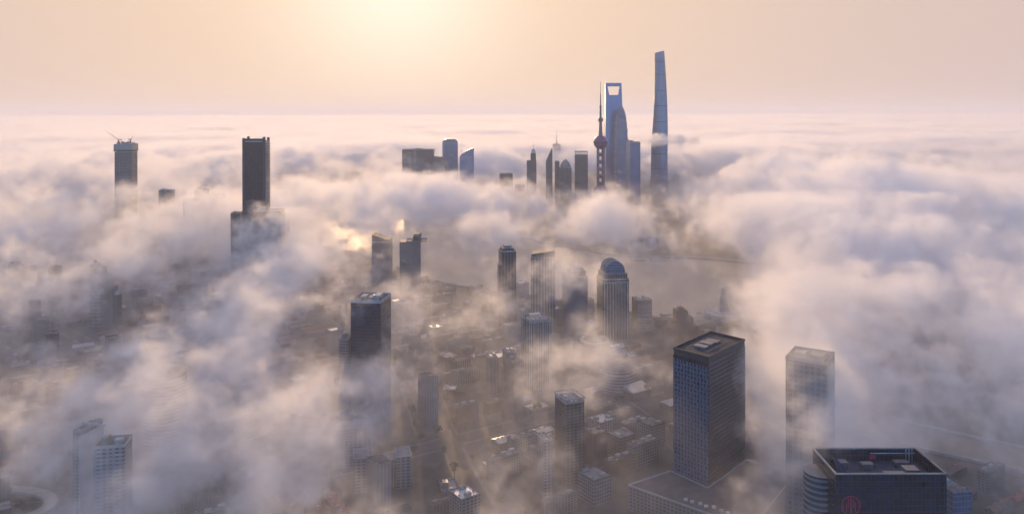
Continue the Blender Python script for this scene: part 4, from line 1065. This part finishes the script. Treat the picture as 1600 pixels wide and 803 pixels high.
for j in range(ny):
    y = GY0 + j * GS
    far = min(1.0, max(0.0, (y - 3000) / 1200))
    for i in range(nx):
        x = GX0 + i * GS
        near = min(1.0, max(0.0, (y - 450) / 1000))
        cv, hh = -.02 + .20 * far, 82.0 + 14 * near + 26 * far
        for X, Yc, ax, ay, amp, lift in WP:
            q = ((x - X) / ax) ** 2 + ((y - Yc) / ay) ** 2
            if q < 6:
                e = math.exp(-q * .9); cv += amp * e; hh += lift * e
        verts.append((x, y, 0.0)); cover.append(max(-.22, min(.24, cv))); height.append(hh); thick_.append(52.0 + 34 * near)
fog_map = bpy.data.meshes.new('fog_cover')
fog_map.from_pydata(verts, [], [(j * nx + i, j * nx + i + 1, (j + 1) * nx + i + 1, (j + 1) * nx + i) for j in range(ny - 1) for i in range(nx - 1)])
for nm, dat in (('cover', cover), ('height', height), ('thick', thick_)):
    fog_map.attributes.new(nm, 'FLOAT', 'POINT').data.foreach_set('value', dat)
fog_map.materials.append(fm)
def fog(name, label, mn, mx, step, use_map, thick, dmax, mist, big=420.0, detail=7.0, flat=0.0, zc=130.0, amp=1.0):
    """a bank of fog droplets in a box: the density is a field evaluated on a grid in world space"""
    if use_map: me = fog_map
    else:
        me = bpy.data.meshes.new(name); me.from_pydata([mn, mx, (mn[0], mx[1], mn[2])], [], [(0, 1, 2)]); me.materials.append(fm)
    ob = link(bpy.data.objects.new(name, me)); tag(ob, label, kind='stuff')
    t = bpy.data.node_groups.new('fog_density', 'GeometryNodeTree')
    t.interface.new_socket('Geometry', in_out='INPUT', socket_type='NodeSocketGeometry')
    t.interface.new_socket('Geometry', in_out='OUTPUT', socket_type='NodeSocketGeometry')
    N, L = t.nodes.new, t.links.new
    gi, go, vc, sm = N('NodeGroupInput'), N('NodeGroupOutput'), N('GeometryNodeVolumeCube'), N('GeometryNodeSetMaterial')
    sm.inputs['Material'].default_value = fm
    L(vc.outputs[0], sm.inputs[0]); L(sm.outputs[0], go.inputs[0])
    vc.inputs['Min'].default_value, vc.inputs['Max'].default_value = mn, mx
    for k, a, b_, s_ in zip('XYZ', mn, mx, step): vc.inputs['Resolution ' + k].default_value = int((b_ - a) / s_) + 1
    p = N('GeometryNodeInputPosition').outputs[0]
    def m_(op, *a): return mth(t, op, *a)
    def V(op, a, b_):
        m = N('ShaderNodeVectorMath'); m.operation = op
        for i, q in enumerate((a, b_)):
            if isinstance(q, tuple): m.inputs[i].default_value = q
            else: L(q, m.inputs[i])
        return m.outputs[0]
    def noise(vec, scale, det, rough=.55):
        m = N('ShaderNodeTexNoise'); m.inputs['Scale'].default_value = scale; m.inputs['Detail'].default_value = det; m.inputs['Roughness'].default_value = rough
        L(vec, m.inputs['Vector']); return m
    def sample(nm):
        s_ = N('GeometryNodeSampleNearestSurface'); s_.data_type = 'FLOAT'
        a = N('GeometryNodeInputNamedAttribute'); a.data_type = 'FLOAT'; a.inputs['Name'].default_value = nm
        L(gi.outputs[0], s_.inputs['Mesh']); L(a.outputs['Attribute'], s_.inputs['Value'])
        L(V('MULTIPLY', p, (1.0, 1.0, 0.0)), s_.inputs['Sample Position']); return s_.outputs['Value']
    z = N('ShaderNodeSeparateXYZ'); L(p, z.inputs[0]); z = z.outputs[2]
    sp = V('MULTIPLY', p, (1.0, .85, 1.5))
    wn = noise(sp, 1 / (big * .7), 2)
    wv = V('MULTIPLY', V('SUBTRACT', wn.outputs['Color'], (.5, .5, .5)), (big * .42,) * 3)
    wn2 = noise(sp, 1 / (big * .14), 2)
    wv2 = V('MULTIPLY', V('SUBTRACT', wn2.outputs['Color'], (.5, .5, .5)), (big * .07,) * 3)
    n1 = noise(V('ADD', V('ADD', sp, wv), wv2), 1 / big, detail, .6).outputs[0]
    if use_map: zc_ = sample('height')
    elif big < 200: zc_ = zc
    else:                                             # the top of the fog lies a little higher far out
        yy = N('ShaderNodeSeparateXYZ'); L(p, yy.inputs[0]); ramp = N('ShaderNodeClamp')
        L(m_('DIVIDE', m_('SUBTRACT', yy.outputs[1], 4200.0), 9000.0), ramp.inputs[0])
        zc_ = m_('ADD', m_('MULTIPLY', ramp.outputs[0], 82.0), zc)
    cv = sample('cover') if use_map else flat
    fall = m_('MULTIPLY', m_('POWER', m_('DIVIDE', m_('ABSOLUTE', m_('SUBTRACT', z, zc_)), sample('thick') if use_map else thick), 2.0), .22)
    if use_map:                                       # the torn fog closes up into an even deck beyond the tall towers
        ys = N('ShaderNodeSeparateXYZ'); L(p, ys.inputs[0]); calm = N('ShaderNodeClamp')
        L(m_('DIVIDE', m_('SUBTRACT', ys.outputs[1], 3300.0), 900.0), calm.inputs[0])
        amp = m_('MULTIPLY_ADD', calm.outputs[0], -.66, amp)
    v = m_('SUBTRACT', m_('ADD', m_('MULTIPLY', m_('SUBTRACT', n1, .5), m_('MULTIPLY', amp, 1.5)), cv), fall)
    n3 = noise(V('ADD', p, V('MULTIPLY', V('SUBTRACT', wn2.outputs['Color'], (.5, .5, .5)), (40.0 * big / 420,) * 3)), 1 / (big * .25), 7, .80).outputs[0]
    v = m_('ADD', v, m_('MULTIPLY', m_('SUBTRACT', n3, .53), amp))
    k = N('ShaderNodeClamp'); L(m_('MULTIPLY', v, 6.0), k.inputs[0])
    n4 = noise(V('ADD', V('MULTIPLY', p, (1.0, 1.0, 1.3)), V('MULTIPLY', V('SUBTRACT', wn2.outputs['Color'], (.5, .5, .5)), (90.0 * big / 420,) * 3)), 1 / (big * .17), 6, .78).outputs[0]
    fine = m_('POWER', m_('MULTIPLY', m_('MINIMUM', n4, .66), 2.0), 6.5)
    dens = m_('MULTIPLY', m_('MULTIPLY', m_('POWER', k.outputs[0], 1.5), fine), dmax)
    if mist:
        lowz = N('ShaderNodeClamp'); L(m_('DIVIDE', m_('SUBTRACT', 140.0, z), 90.0), lowz.inputs[0])
        dens = m_('ADD', dens, m_('MULTIPLY', m_('MULTIPLY', m_('MULTIPLY', lowz.outputs[0], m_('POWER', wn.outputs[0], 2.0)), m_('ADD', fine, .15)), mist * 4))
    L(dens, vc.inputs['Density'])
    ob.modifiers.new('fog', 'NODES').node_group = t
    return ob
fog('fog_bank', 'torn white fog drifting between the nearer towers and streets', (-1010, 390, 2), (1010, 1500, 210), (3.3, 3.3, 3.3), True, 88, .0100, 6.2e-4, 215.0, amp=1.2)
fog('fog_bank', 'rolling fog banks over the river and around the tall towers', (-2700, 1500, 2), (2700, 4200, 325), (7, 7, 7), True, 92, .0100, 3.5e-4, 320.0, amp=1.08)
fog('fog_sea', 'closed sea of fog beyond the tall towers', (-9500, 4200, 2), (9500, 14000, 335), (40, 40, 12), False, 100, .010, 0, 560, 6, .18, 120.0, .30)
fog('fog_sea', 'flat white fog stretching to the horizon', (-46000, 14000, 2), (46000, 62000, 345), (300, 300, 16), False, 100, .014, 0, 1700, 5, .2, 120.0, .30)
fog('fog_wisp', 'thin band of cloud crossing the tallest tower partway up', (at(985, 3200), 3080, 200), (at(1090, 3200), 3290, 296), (6, 6, 5), False, 26, .016, 0, 130, 6, .13, 246.0)
for o in S.objects:
    if o.get('label') == 'x': print('UNPLACED', o.name)
print('counts', counts, 'trees', n_t, 'objects', len(S.objects))
